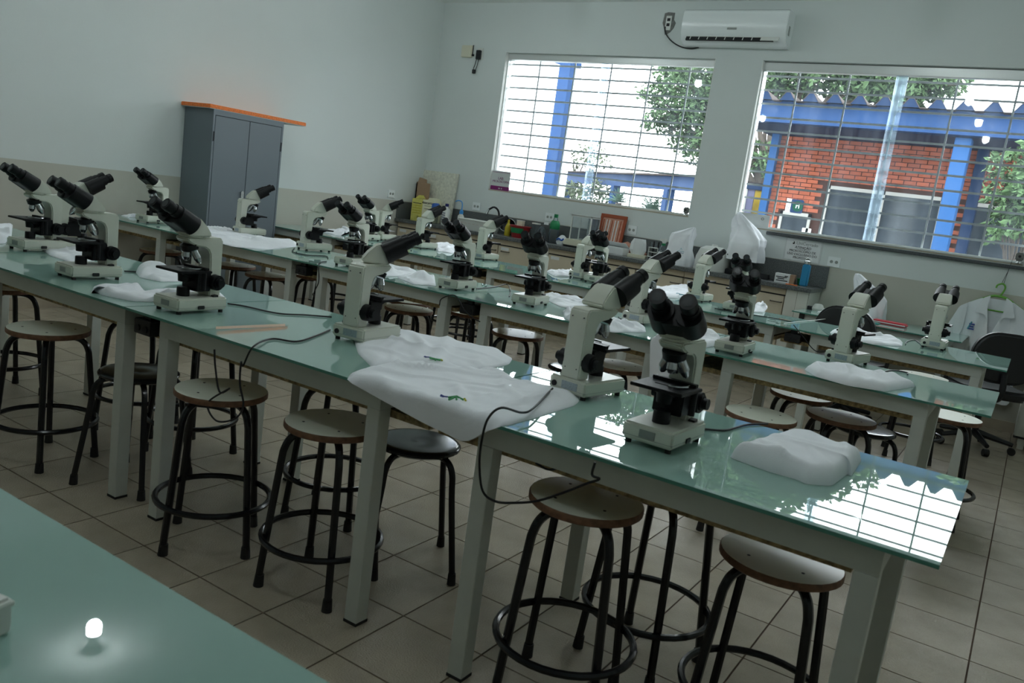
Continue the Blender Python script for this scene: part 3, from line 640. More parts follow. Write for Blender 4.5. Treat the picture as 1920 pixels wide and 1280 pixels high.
cord(P2([(-1.859,5.642),(-1.647,5.703),(-1.439,5.762),(-1.332,5.742)]), 'thin black cord crossing the back row to the white cable')
cord(P2([(-1.347,5.551),(-1.318,5.862),(-1.286,6.203),(-1.260,6.623)]), 'thin white cable on the right back row table', m_wcable, .003, 'usb_lead', own=None)
cord([(x, 5.36, z) for x, z in [(-1.240,0.786),(-1.171,0.727),(-1.074,0.651),(-0.982,0.681)]], 'black cord hanging below the right back row table')
cord(P2([(-5.610,6.437),(-5.845,6.746),(-5.545,6.486),(-5.479,6.536),(-5.298,6.573)]), 'black cord coiled by the twin back row microscopes')
cord(P2([(-0.553,5.924),(-0.616,6.131),(-0.639,5.917),(-0.622,5.733)]), 'thin black cord left of the rightmost microscope')
tp = [(-2.334,1.833),(-2.303,2.116),(-2.263,2.081),(-2.297,1.804)]
tag(MB().prism(tp, .7601, .7606, 'z').build('tape_strip', m_tape, smooth=False), 'strip of beige tape stuck on the front row glass', 'tape')
def box_on(name, P, z0, z1, m, label, cat):
    return tag(MB().prism(P, z0, z1, 'z').build(name, m, bevel=.004), label, cat)
x_, y_ = [(-0.915,0.451)][0]
t = empty('small_white_box', (x_-.03, y_-.02, .76), .2, 'blurred white corner of a small box at the left frame edge on the nearest table', 'box')
MB().box(-.04, .035, -.03, .03, 0, .045).build('body', m_white, t, bevel=.004); MB().box(-.041, .036, -.031, .031, .034, .040).build('lid_rim', m_white, t, bevel=.001)

# ------------------------------------------------------------------ counter
ct = empty('granite_countertop', (-4.0, 7.6, .87), 0, 'long speckled grey granite countertop with splashback along the window wall', 'countertop')
def CB(x0, x1, y0, y1, z0, z1): return MB().box(x0+4.0, x1+4.0, y0-7.6, y1-7.6, z0-.87, z1-.87)
CB(XL+.001, -1.62, 7.38, YW-.001, .872, .91).build('slab', m_granite, ct, bevel=.006)
CB(XL+.02, -1.60, YW-.02, YW-.001, .91, 1.105).build('splashback', m_granite, ct, bevel=.002); CB(XL+.001, XL+.02, 7.40, YW-.001, .91, 1.105).build('splashback', m_granite, ct, bevel=.002)
def cab_unit(x0, x1, doors, label):
    t = empty('base_cabinet', ((x0+x1)/2, 7.62, 0), 0, label, 'cabinet'); ox = t.location.x
    B = lambda a0, a1, y0, y1, z0, z1: MB().box(a0-ox, a1-ox, y0-7.62, y1-7.62, z0, z1)
    B(x0, x1, 7.45, YW-.005, .09, .872).build('carcass', m_cream, t, smooth=False); B(x0, x1, 7.50, YW-.01, 0, .09).build('plinth', m_dark, t, smooth=False)
    B(x0, x1, 7.432, 7.45, .818, .870).build('top_strip', m_creamtrim, t, bevel=.002); B(x0, x1, 7.444, 7.4505, .806, .818).build('shadow_gap', m_dark, t, smooth=False)
    for a, b, hs in doors:
        zs = [(.48, .805), (.10, .472)]
        for (z0, z1) in zs:
            d = B(a+.006, b-.006, 7.430, 7.450, z0, z1).build('door', m_cream, t, bevel=.003)
            hx = b-.12 if hs == 'r' else a+.05
            hb = MB().tube(spline([(hx-ox, 7.43-7.62, z1-.055), (hx+.012-ox, 7.405-7.62, z1-.057), (hx+.09-ox, 7.405-7.62, z1-.057), (hx+.102-ox, 7.43-7.62, z1-.055)], 4), .005, 6); hb.build('handle', m_handle, d)
            tg = MB().box(a+.04-ox, a+.14-ox, 7.4288-7.62, 7.4302-7.62, z1-.045, z1-.012).build('paper_tag', m_paper, d, smooth=False)
cab_unit(-6.37, -4.40, [(-6.37, -5.93, 'r'), (-5.93, -5.43, 'l'), (-5.43, -4.93, 'r'), (-4.93, -4.40, 'l')], 'cream base cabinets in the left corner under the sink counter')
cab_unit(-4.30, -2.80, [(-4.30, -3.80, 'r'), (-3.80, -3.295, 'l'), (-3.295, -2.80, 'r')], 'cream base cabinets under the glass balance')
cab_unit(-2.795, -1.84, [(-2.795, -2.30, 'l'), (-2.30, -1.84, 'r')], 'cream base cabinets at the right end of the counter')
struct('trim_2', MB().box(-4.40, -4.30, 7.425, YW, 0, .872), m_whitetile)
tw = struct('trim_3', MB().box(-1.835, -1.64, 7.425, YW, 0, .872), m_grout)
for zi in range(3):
    for xi in range(2): MB().box(-1.834+xi*.098, -1.834+xi*.098+.095, 7.420, 7.426, .02+zi*.29, .02+zi*.29+.285).build('tile', m_whitetile, tw, smooth=False)
    MB().box(-1.641, -1.636, 7.43, YW-.005, .02+zi*.29, .02+zi*.29+.285).build('tile', m_whitetile, tw, smooth=False)

# things on the counter
ZK = .91
def lathe_thing(name, x, y, parts, label, cat, z=ZK, group=None):
    t = empty(name, (x, y, z), 0, label, cat, group)
    for pn, prof, m in parts: MB().lathe(prof, 20).build(pn, m, t)
    return t
# cartons in the corner
t = empty('kraft_carton', (-6.28, 7.70, ZK), 0, 'flattened brown kraft carton standing in the left corner behind the yellow box', 'box')
MB().prism([(-.09, 0), (.10, 0), (.10, .44), (.045, .445), (.04, .485), (-.055, .50), (-.07, .45), (-.09, .44)], -.012, .012, 'y').build('panel', m_kraft, t)
MB().prism([(-.09, .02), (-.075, 0), (-.075, .44), (-.09, .43)], -.012, .09, 'y').build('side_flap', m_kraft, t)
t = empty('sharps_box', (-6.17, 7.60, ZK), math.radians(12), 'yellow and cream sharps disposal carton with black print in the left corner', 'box')
MB().box(-.10, .04, -.08, .10, 0, .255).build('yellow_side', m_ybox, t, bevel=.003)
MB().prism([(.04, 0), (.19, 0), (.19, .25), (.165, .28), (.12, .285), (.09, .25), (.04, .255)], -.082, .10, 'y').build('cream_face', m_wbox, t, bevel=.002)
MB().prism([(-.10, .255), (.03, .265), (.0, .30), (-.06, .295)], -.01, -.002, 'y').build('flap', m_ybox, t)
text('lettering', 'descartex', .042, m_ink, t, (.113, -.0835, .222)); text('lettering', 'D', .045, m_ink, t, (.0, -.0815, .04))
for k in range(5): MB().box(-.085, .025, -.0815, -.080, .20-k*.028, .208-k*.028).build('printed_line', m_ink if k == 0 else m_yellow, t, smooth=False)
MB().box(.065, .165, -.0835, -.082, .15, .155).build('printed_line', m_ink, t, smooth=False); MB().box(.065, .165, -.0835, -.082, .185, .188).build('printed_line', m_ink, t, smooth=False)
t = empty('speckled_board', (-6.15, 7.775, ZK), 0, 'large pale speckled board leaning against the corner wall with faint handwriting', 'board')
M = Matrix.Rotation(math.radians(-6), 4, 'X')
MB().box(-.275, .275, -.012, .012, 0, .60, M).build('panel', m_speck, t, bevel=.003)
for k, (x, z, l) in enumerate(((.0, .20, .05), (.07, .195, .03), (.12, .19, .05), (.19, .19, .04), (.10, .12, .03), (.15, .12, .025), (.19, .115, .01))): MB().box(x, x+l, -.0135, -.0118, z, z+.011, M).build('pen_mark', m_ink, t, smooth=False)
lathe_thing('blue_bottle_cap', -5.98, 7.60, [('body', [(.045, 0), (.045, .09), (.04, .10)], m_clear), ('blue_cap', [(.046, .09), (.050, .10), (.050, .215), (.042, .232), (0, .235)], m_bluecap)], 'clear jar with a large dark blue cap right of the sharps carton', 'jar')
t = lathe_thing('reagent_bottle', -5.83, 7.62, [('body', [(.045, 0), (.047, .01), (.047, .17), (.018, .205), (.018, .215)], m_white), ('cap', [(.021, .213), (.021, .245), (0, .246)], m_navy)], 'white labelled bottle with a navy cap in front of the speckled board', 'bottle')
for k in range(4): MB().box(-.025, .025, -.049, -.047, .06+.025*k, .067+.025*k).build('label_line', m_navy, t, smooth=False)
t = lathe_thing('wash_bottle', -5.60, 7.60, [('body', [(.035, 0), (.036, .01), (.036, .13), (.016, .16)], m_white), ('collar', [(.022, .155), (.022, .19), (.010, .20)], m_cyan)], 'wash bottle with a bright blue curved spout before the speckled board', 'bottle')
MB().tube(spline([(0, 0, .16), (0, 0, .26), (-.02, 0, .295), (-.06, -.01, .30), (-.085, -.02, .285)], 5), .006, 8).build('spout', m_cyan, t)
t = empty('plastic_tub', (-5.30, 7.56, ZK), math.radians(-3), 'long white rectangular plastic tub with a red line of writing', 'tub')
tb = MB(); r0 = rrect(-.20, .20, -.09, .09, .03, 3); r1 = rrect(-.235, .235, -.115, .115, .035, 3); n = len(r0)
tb.add([(x, y, 0) for x, y in r0]+[(x, y, .115) for x, y in r1]+[(x*.97, y*.95, .115) for x, y in r1]+[(x*.96, y*.93, .012) for x, y in r0],
       [tuple(range(n-1, -1, -1))]+[(i, (i+1) % n, n+(i+1) % n, n+i) for i in range(n)]+[(n+i, n+(i+1) % n, 2*n+(i+1) % n, 2*n+i) for i in range(n)]+[(2*n+i, 2*n+(i+1) % n, 3*n+(i+1) % n, 3*n+i) for i in range(n)]+[tuple(range(3*n, 4*n))])
tb.build('tub_wall', m_white, t)
MB().tube([(x*1.02, y*1.03, .114) for x, y in r1], .007, 6, True).build('rim', m_white, t)
for k in range(6): MB().box(-.19+k*.055, -.15+k*.055, -.1055, -.103, .070, .078).build('red_writing', m_redink, t, smooth=False)
t = lathe_thing('stoppered_jar', -5.50, 7.78, [('jar', [(.04, 0), (.042, .05), (.03, .06)], m_red), ('tube', [(.012, .055), (.012, .13), (0, .131)], m_clear)], 'dark red jar with a clear tube behind the white tub', 'jar')
t = empty('faucet', (-5.16, 7.72, ZK), 0, 'slim dark gooseneck faucet with a chrome tip at the sink', 'faucet')
MB().lathe([(.028, 0), (.028, .012), (.014, .03), (.013, .05)], 16).build('faucet_base', m_steel, t)
MB().tube(spline([(0, 0, .03), (0, 0, .16), (-.01, -.02, .25), (-.04, -.07, .285), (-.075, -.12, .25)], 5), .011, 8).build('neck', m_blackg, t); MB().cyl((-.073, -.118, .255), (-.085, -.135, .20), .012, .013, 10).build('spout_tip', m_chrome, t)
t = empty('dish_rack_bowl', (-5.02, 7.70, ZK), 0, 'leaning dark pan with a steel rim drying beside the faucet', 'pan')
M = Matrix.Rotation(.9, 4, 'X') @ Matrix.Rotation(.35, 4, 'Y')
q = MB().lathe([(0, 0), (.07, .0), (.09, .05), (.085, .05), (.065, .006), (0, .006)], 22); q.v = [tuple(M @ Vector(p)+Vector((0, 0, .085))) for p in q.v]; q.build('pan_body', m_blackg, t)
q = MB().tube([(.09*math.cos(2*PI*i/24), .09*math.sin(2*PI*i/24), .05) for i in range(24)], .004, 6, True); q.v = [tuple(M @ Vector(p)+Vector((0, 0, .085))) for p in q.v]; q.build('rim', m_steel, t)
lathe_thing('detergent_bottle', -4.96, 7.62, [('body', [(.032, 0), (.034, .01), (.034, .09), (.022, .12), (.012, .14)], m_yellow), ('cap', [(.013, .138), (.011, .175), (0, .177)], m_yellow)], 'yellow detergent bottle left of the red basin', 'bottle')
t = empty('red_basin', (-4.80, 7.62, ZK), 0, 'red plastic basin with a green label and pale containers on top', 'basin')
MB().lathe([(.085, 0), (.115, .12), (.122, .122), (.122, .130), (.108, .126), (.08, .01), (0, .01)], 24).build('basin_wall', m_red, t)
q = MB()
for i in range(7):
    a = math.radians(-125+i*12); b = math.radians(-125+(i+1)*12)
    q.add([(.104*math.cos(a), .104*math.sin(a), .05), (.104*math.cos(b), .104*math.sin(b), .05), (.1165*math.cos(b), .1165*math.sin(b), .105), (.1165*math.cos(a), .1165*math.sin(a), .105)], [(0, 1, 2, 3)])
q.build('green_label', m_green, t, flip=False)
for i, (x, y) in enumerate(((-.03, 0), (.16, .06))):
    u = empty('storage_pot', (-4.80+x, 7.66+y*.3, ZK+(.13 if i == 0 else 0)), 0, ('small pale pot resting on the red basin' if i == 0 else 'pale square pot standing right behind the red basin'), 'pot')
    MB().box(-.035, .035, -.03, .03, 0 if i else -.004, .05 if i == 0 else .17).build('body', m_offw if i == 0 else m_clear, u, bevel=.004); MB().box(-.038, .038, -.033, .033, .05 if i == 0 else .17, .058 if i == 0 else .185).build('lid', m_white, u, bevel=.002)
t = empty('wrapped_glassware', (-4.53, 7.62, ZK), 0, 'transparent plastic bag of glassware left of the green capped bottle', 'bag')
q = MB()
for i in range(7):
    a = random.random()*6; q.cyl((.03*math.cos(a), .03*math.sin(a), .0), (.04*math.cos(a+1), .02*math.sin(a), .12+.03*random.random()), .010, .007, 8)
q.build('glass_tubes', m_clear, t); MB().lathe([(.05, 0), (.06, .05), (.04, .12), (.015, .16)], 14).build('bag', m_clear, t)
t = lathe_thing('green_cap_bottle', -4.40, 7.66, [('body', [(.048, 0), (.052, .01), (.052, .17), (.046, .20), (.022, .262), (.020, .275)], m_clear), ('green_band', [(.0525, .15), (.0535, .152), (.0535, .205), (.040, .235), (.036, .24)], m_green), ('cap', [(.022, .272), (.022, .308), (0, .309)], m_green)], 'tall clear bottle with a green cap and green shoulder', 'bottle')
MB().box(-.105, -.05, -.052, -.050, .185, .212).build('paper_tag', m_paper, t, smooth=False)
t = empty('blue_white_bag', (-4.27, 7.63, ZK), 0, 'crumpled blue and white plastic bag between the green bottle and the balance', 'bag')
q = MB().lathe([(.0, 0), (.05, .0), (.06, .03), (.045, .07), (.02, .10), (0, .105)], 18); q.v = [(x*(1+.25*noise.noise(Vector((x*40, y*40, z*40)))), y*(1+.25*noise.noise(Vector((x*30, z*40, y*30)))), z) for x, y, z in q.v]; q.build('bag_film', m_paper, t, ang=20)
q = MB().tube(spline([(-.04, -.045, .05), (-.01, -.057, .065), (.02, -.052, .05), (.04, -.042, .07)], 4), .009, 6).build('blue_print', m_bluecap, t)
t = empty('analytical_balance', (-4.02, 7.60, ZK), 0, 'laboratory balance with a tall clear glass draught shield on a cream base', 'balance')
MB().prism([(-.15, .02), (.15, .02), (.17, .045), (.13, .085), (-.13, .085), (-.17, .045)], -.11, .13, 'y').build('base', m_offw, t, bevel=.004); MB().box(-.16, .16, -.10, .13, .0, .022).build('underbody', m_dark, t, bevel=.003)
for sx in (-.11, .11):
    for sy in (-.07, .115): MB().box(sx-.006, sx+.006, sy-.006, sy+.006, .085, .325).build('shield_post', m_white, t, smooth=False)
MB().box(-.118, .118, -.078, .122, .325, .335).build('shield_top', m_clear, t, smooth=False); MB().box(-.118, .118, -.078, -.07, .318, .338).build('shield_rail', m_white, t, smooth=False); MB().box(-.118, -.110, -.078, .12, .318, .338).build('shield_rail', m_white, t, smooth=False); MB().box(.110, .118, -.078, .12, .318, .338).build('shield_rail', m_white, t, smooth=False)
MB().box(-.105, .105, -.074, -.071, .085, .32).build('shield_glass', m_clear, t, smooth=False); MB().box(.108, .111, -.07, .115, .085, .32).build('shield_glass', m_clear, t, smooth=False)
MB().lathe([(.035, .085), (.04, .10), (.0, .101)], 18).build('weighing_pan', m_steel, t); MB().box(-.012, .012, .10, .115, .085, .32).build('rear_pillar', m_steel, t, smooth=False)
t = empty('framed_print', (-3.80, 7.755, ZK), math.radians(-2), 'terracotta framed chart with salmon stripes leaning on the splashback', 'picture')
M = Matrix.Rotation(math.radians(-9), 4, 'X')
for a in ((-.15, .15, .355, .39), (-.15, .15, 0, .03), (-.15, -.122, .03, .355), (.122, .15, .03, .355)): MB().box(a[0], a[1], -.012, .012, a[2], a[3], M).build('frame_rail', m_rust, t, smooth=False)
MB().box(-.122, .122, -.004, .006, .03, .355, M).build('print', m_salm, t, smooth=False)
for k in range(7): MB().box(-.11+k*.033, -.10+k*.033, -.006, -.0035, .05, .335, M).build('printed_stripe', m_paper if k % 3 else m_rust, t, smooth=False)
t = empty('glove_box', (-3.62, 7.60, ZK), math.radians(-6), 'long low white box with an open paper lid right of the balance', 'box')
MB().box(-.14, .12, -.06, .06, 0, .075).build('body', m_paper, t, bevel=.004); M = Matrix.Translation((0, .06, .075)) @ Matrix.Rotation(-.5, 4, 'X'); MB().box(-.14, .12, -.10, 0, -.002, .002, M).build('lid', m_paper, t, smooth=False)
t = empty('orange_pouch', (-3.58, 7.76, ZK), 0, 'crumpled orange and blue pouch behind the white box', 'bag')
q = MB().lathe([(0, 0), (.06, 0), (.075, .05), (.05, .12), (0, .14)], 16); q.v = [(x*(1+.3*noise.noise(Vector((x*25, y*25, z*25)))), y*.6, z) for x, y, z in q.v]; q.build('pouch', m_salm, t, ang=20); MB().box(-.03, .02, -.052, -.047, .03, .10).build('blue_patch', m_lgblue, t, smooth=False)
t = empty('orange_pouch', (-3.42, 7.775, ZK), .3, 'low crumpled salmon pouch beside the clear bag', 'bag')
q = MB().lathe([(0, 0), (.05, 0), (.06, .04), (.03, .08), (0, .09)], 16); q.v = [(x*(1+.3*noise.noise(Vector((x*25+3, y*25, z*25)))), y*.6, z) for x, y, z in q.v]; q.build('pouch', m_salm, t, ang=20); MB().box(-.02, .0, -.040, -.034, .02, .05).build('seal', m_paper, t, smooth=False)
t = empty('clear_bag', (-3.38, 7.60, ZK), .25, 'wrinkled translucent bag propped on a small cream tray', 'bag')
q = MB().lathe([(0, 0), (.06, .02), (.08, .08), (.075, .15), (.06, .19), (0, .19)], 14); q.v = [(x*(1+.3*noise.noise(Vector((x*30, y*30, z*30+5)))), y*.45, z) for x, y, z in q.v]; q.build('film', m_paper, t, ang=15); MB().box(-.09, .09, -.06, .05, 0, .035).build('tray', m_offw, t, bevel=.003)
t = empty('test_tube_rack', (-3.235, 7.66, ZK), 0, 'white wire rack of tubes left of the spray bottles', 'rack')
for z in (.03, .075, .12): MB().box(-.05, .05, -.035, .035, z, z+.008).build('shelf', m_white, t, smooth=False)
for k in range(4): MB().cyl((-.036+k*.024, 0, .006), (-.036+k*.024, 0, .175+.012*(k % 2)), .008, n=10).build('test_tube', m_dark if k % 2 else m_clear, t)
for sx in (-1, 1): MB().box(sx*.047-.003, sx*.047+.003, -.03, .03, 0, .128).build('rack_end', m_white, t, smooth=False)
for k, (x, y, l) in enumerate(((-3.13, 7.62, 'leftmost clear spray bottle with a green collar and white trigger'), (-3.03, 7.60, 'middle clear spray bottle with a green collar and white trigger'), (-2.93, 7.63, 'rightmost clear spray bottle with a green collar and orange trigger'))):
    t = lathe_thing('spray_bottle', x, y, [('body', [(.040, 0), (.042, .01), (.042, .13), (.018, .165)], m_clear), ('collar', [(.020, .160), (.020, .180), (.016, .182)], m_green)], l, 'bottle', group='spray bottles on the counter')
    MB().prism([(-.045, .225), (.03, .232), (.03, .205), (.012, .18), (-.008, .18), (-.02, .20), (-.045, .205)], -.011, .011, 'y').build('trigger_head', m_rust if k == 2 else m_white, t, bevel=.003)
    MB().box(-.025, .015, -.045, -.042, .05, .10).build('label', m_paper, t, smooth=False)
# covered equipment
def hood(name, x, y, z, secs, label, seed, m=None, logo=None, fold=.012, group=None):
    """draped cover: closed rings (height, centre offset, half sizes) skinned together with soft vertical folds"""
    t = empty(name, (x, y, z), 0, label, 'cover', group); n = 40; vs = []; fs = []
    fine = []
    for i in range(len(secs)-1):
        for k in range(5): fine.append([a+(b-a)*k/5 for a, b in zip(secs[i], secs[i+1])])
    fine.append(list(secs[-1]))
    zmax = fine[-1][0]
    for (h, cx, cy, rx, ry) in fine:
        for k in range(n):
            a = 2*PI*k/n; ex = .62; ca, sa = math.cos(a), math.sin(a)
            f = 1+noise.noise(Vector((ca*2.1+seed, sa*2.1, h*5)))*fold/max(.02, min(rx, ry))*1.6
            vs.append((cx+math.copysign(abs(ca)**ex, ca)*rx*f, cy+math.copysign(abs(sa)**ex, sa)*ry*f, h+(noise.noise(Vector((ca*3, sa*3, seed)))*.015 if h < .02 else 0)*0))
    m_ = len(fine)
    for i in range(m_-1):
        for k in range(n): fs.append((i*n+k, i*n+(k+1) % n, (i+1)*n+(k+1) % n, (i+1)*n+k))
    vs.append((fine[-1][1], fine[-1][2], zmax+.004)); top = len(vs)-1
    for k in range(n): fs.append(((m_-1)*n+k, (m_-1)*n+(k+1) % n, top))
    MB().add(vs, fs).build('fabric', m or m_cloth, t, ang=70)
    if logo:
        lx, ly, lz, s = logo
        for pts, mm in (([(-1, 0), (-.5, .2), (0, 0), (.6, .15), (1, 0)], m_lgteal), ([(-.2, .5), (0, 1), (.25, .5)], m_lgteal), ([(-.9, -.35), (.9, -.3)], m_lgblue)):
            MB().tube([(lx+u*s, ly, lz+v*s) for u, v in pts], .0022, 5).build('embroidery', mm, t)
    return t
hood('covered_microscope', -2.955, 7.60, ZK, [(0, 0, 0, .155, .10), (.06, .0, 0, .150, .10), (.16, .0, 0, .12, .085), (.25, .01, 0, .105, .07), (.30, .03, .0, .10, .06), (.335, .07, 0, .055, .035), (.375, .11, 0, .012, .012)], 'white cloth cover with a teal logo over a microscope on the counter', 3, logo=(.06, -.108, .135, .035), fold=.016)
t = empty('white_dome', (-2.62, 7.63, ZK), 0, 'rounded white plastic dome left of the hanging cover on the counter', 'dome')
MB().lathe([(.16, 0), (.165, .02), (.16, .12), (.13, .20), (.08, .225), (0, .232)], 30).build('shell', m_white, t); MB().lathe([(.166, 0), (.168, .012), (.166, .018)], 30).build('rim', m_white, t); MB().cyl((0, 0, .228), (0, 0, .245), .03, .025, 16).build('knob', m_white, t)
t = empty('large_microscope', (-2.36, 7.64, ZK), 0, 'black professor microscope standing under the tall white cover', 'microscope')
MB().box(-.09, .09, -.12, .12, 0, .05).build('base', m_scopeblk, t, bevel=.006); MB().box(-.035, .035, .04, .10, .05, .36).build('arm', m_scope, t, bevel=.006); MB().box(-.10, .10, -.10, .03, .17, .185).build('stage', m_scopeblk, t, bevel=.002); MB().cyl((0, -.03, .05), (0, -.03, .10), .03, .025, 18).build('illuminator', m_scopeblk, t)
for s in (-1, 1): MB().cyl((s*.03, .07, .10), (s*.08, .07, .10), .03, .028, 18).build('focus_knob', m_scopeblk, t)
MB().cyl((0, -.03, .26), (0, -.03, .36), .035, .03, 18).build('nosepiece', m_chrome, t); MB().box(-.045, .045, -.08, .02, .32, .37).build('head', m_scope, t, bevel=.008)
hood('tall_white_cover', -2.36, 7.64, ZK+.16, [(-.02, .045, -.02, .145, .125), (.05, .035, -.02, .155, .13), (.13, .04, -.02, .165, .13), (.19, .035, -.01, .155, .12), (.26, .0, 0, .115, .09), (.34, -.05, 0, .065, .045), (.41, -.085, 0, .012, .012)], 'tall white cloth cover hanging over the professor microscope before window two', 9, fold=.034)
t = empty('black_adapter', (-2.12, 7.66, ZK), 0, 'small black power adapter on the counter right of the tall cover', 'adapter')
MB().box(-.05, .05, -.03, .03, 0, .05).build('housing', m_black, t, bevel=.005); MB().tube(spline([(.05, 0, .02), (.10, -.02, .008), (.17, -.01, .006)], 5), .004, 6).build('lead', m_cable, t)
t = empty('printed_carton', (-1.905, 7.58, ZK), math.radians(4), 'small white carton printed with dark lines beside the blue bottle', 'box')
MB().box(-.085, .085, -.045, .045, 0, .085).build('carton', m_paper, t, bevel=.002); MB().box(.045, .0855, -.0455, .0455, .002, .0855).build('kraft_end', m_kraft, t, smooth=False)
for k, (a, b, c) in enumerate(((-.075, .02, .05), (-.06, .0, .035), (-.07, .03, .018), (.0, .03, .06))): MB().box(a, b, -.0465, -.0448, c, c+.008).build('printed_line', m_ink, t, smooth=False)
tag(MB().cyl((-1.86, 7.45, ZK+.005), (-1.76, 7.46, ZK+.005), .005, n=8).build('orange_pencil', m_orange), 'orange pencil lying on the counter edge before the carton', 'pencil')
t = empty('blue_flask', (-1.725, 7.52, ZK), .0, 'square blue water flask with a steel cap at the counter end', 'bottle')
MB().box(-.032, .032, -.032, .032, .004, .20).build('body', m_bluebot, t, bevel=.010, seg=3); MB().lathe([(.030, .0), (.030, .005)], 16).build('base_ring', m_steel, t)
MB().lathe([(.026, .20), (.027, .205), (.027, .228), (.022, .232), (0, .233)], 20).build('cap', m_steel, t); MB().tube(spline([(-.022, 0, .228), (-.02, 0, .248), (0, 0, .254), (.02, 0, .248), (.022, 0, .228)], 4), .004, 6).build('loop', m_white, t)
t = empty('green_cup', (-1.76, 7.63, ZK), 0, 'low dark green cup half hidden behind the blue flask', 'cup')
MB().lathe([(.04, 0), (.055, .06), (.052, .06), (.038, .006), (0, .006)], 22).build('cup_wall', m_green, t); MB().tube([(.054*math.cos(2*PI*i/20), .054*math.sin(2*PI*i/20), .06) for i in range(20)], .003, 5, True).build('rim', m_green, t)

# ------------------------------------------------------------------ wall fittings
def outlet(x, z, label, left=False, y=None):
    t = empty('wall_outlet', (XL if left else x, y if left else YW, z), PI/2 if left else 0, label, 'outlet', 'double wall outlets')
    MB().box(-.055, .055, -.010, 0, -.045, .045).build('plate', m_acw, t, bevel=.002)
    for dx in (-.022, .022): MB().cyl((dx, -.010, 0), (dx, -.0125, 0), .014, n=14).build('socket', m_plate, t)
for (x, z), l in zip([(-5.576,1.170),(-4.587,1.174),(-3.594,1.170),(-2.348,1.194),(-1.574,1.158)], ('left of the sink faucet', 'above the green capped bottle', 'above the orange pouches', 'behind the tall hanging cover', 'right of the notice')):
    outlet(x, z, 'white double wall outlet '+l)
yl, zl = [(7.278,1.180)][0]
outlet(0, zl, 'white double wall outlet on the left wall beside the brown carton', True, yl)
x0, z0 = [(-3.559,3.218)][0]
t = empty('air_conditioner_outlet', (x0, YW, z0), 0, 'uncovered white socket in a rough patch of grey plaster left of the air conditioner', 'outlet')
MB().prism([(-.055, .09), (-.02, .10), (.05, .095), (.05, .03), (.075, 0), (.06, -.05), (.03, -.09), (-.02, -.115), (-.035, -.07), (-.065, 0), (-.06, .03)], -.004, 0, 'y').build('plaster_patch', m_plaster, t, smooth=False)
MB().box(-.03, .03, -.012, -.003, -.07, .065).build('plate', m_white, t, bevel=.002)
for z in (.028, -.02): MB().box(-.016, .016, -.0135, -.012, z-.014, z+.014).build('socket', m_dark, t, smooth=False)
AC = t = empty('air_conditioner', (-2.83, YW, 3.145), 0, 'white split air conditioner between and above the two windows', 'air conditioner')
prof = [(0, -.155), (-.10, -.155), (-.165, -.125), (-.205, -.06), (-.212, .06), (-.20, .135), (-.17, .155), (0, .155)]
MB().prism(prof, -.50, .50).build('casing', m_acw, t, bevel=.006)
M = Matrix.Translation((0, -.183, -.093)) @ Matrix.Rotation(math.radians(-31), 4, 'X')
sl = MB().box(-.44, .40, -.004, .012, -.038, .038, M).build('outlet_slot', m_dark, t, smooth=False)
MB().box(-.445, .445, -.008, -.003, -.003, .003, M).build('louver', m_white, t, smooth=False); MB().box(.28, .445, -.007, .005, -.038, .038, M).build('blank_plate', m_white, t, smooth=False)
for k in range(9): MB().box(-.40+k*.085, -.392+k*.085, -.006, .004, -.036, .036, M).build('fin', m_white, t, smooth=False)
MB().box(-.045, .045, -.2135, -.2095, -.032, -.014).build('logo_plate', m_plate, t, smooth=False)
MB().box(.5005, .503, -.14, -.10, -.06, .02).build('side_vent', m_plate, t, smooth=False)
cord([(x, YW-.015, z) for x, z in [(-3.585,3.179),(-3.569,3.118),(-3.499,3.048),(-3.394,2.995),(-3.280,2.977),(-3.200,2.989)]], 'thick black power cable drooping to the air conditioner', r=.006, name='power_cable', own=AC)
x0, z0 = [(-5.971,2.886)][0]
t = empty('access_point', (x0, YW, z0), 0, 'small beige wireless box on the wall left of window one', 'router')
MB().box(-.075, .07, -.035, 0, -.065, .065).build('case', m_offw, t, bevel=.006); MB().cyl((.08, -.02, -.03), (.082, -.02, .07), .005, n=8).build('antenna', m_black, t); MB().box(.065, .10, -.022, -.012, -.05, -.03).build('antenna_base', m_black, t, smooth=False)
x1, z1 = [(-5.800,2.855)][0]
t = empty('plug_adapter', (x1, YW, z1), 0, 'black plug in adapter with a dangling lead left of window one', 'adapter')
MB().box(-.035, .045, -.008, 0, -.055, .075).build('outlet_plate', m_white, t, bevel=.002); MB().box(-.028, .028, -.045, -.008, -.055, .045).build('plug', m_black, t, bevel=.004)
MB().tube(spline([(-.02, -.03, -.055), (-.03, -.03, -.11), (-.045, -.03, -.165), (-.02, -.03, -.18), (.0, -.03, -.12), (.01, -.03, -.055)], 5), .004, 6).build('lead', m_cable, t); MB().lathe([(0, -.215), (.02, -.21), (.022, -.17), (0, -.165)], 12, (-.035, -.03, 0)).build('lead_bundle', m_cable, t)
def camera_thing(x, y, z, label, s=1):
    t = empty('sill_lock', (x, y, z), 0, label, 'device'); MB().lathe([(.02*s, 0), (.022*s, .006*s), (.008*s, .01*s), (.008*s, .022*s)], 14).build('stand', m_steel, t); MB().box(-.028*s, .028*s, -.02*s, .02*s, .02*s, .085*s).build('body', m_plaster, t, bevel=.009*s); MB().cyl((0, -.02*s, .055*s), (0, -.024*s, .055*s), .010*s, n=12).build('dial', m_dark, t)
camera_thing(-3.055, YW+.02, 1.387, 'small dark device on the sill at the right corner of window one')
camera_thing(-.17, YW-.01, 1.367, 'small grey device on the sill at the right corner of window two', 1.05)
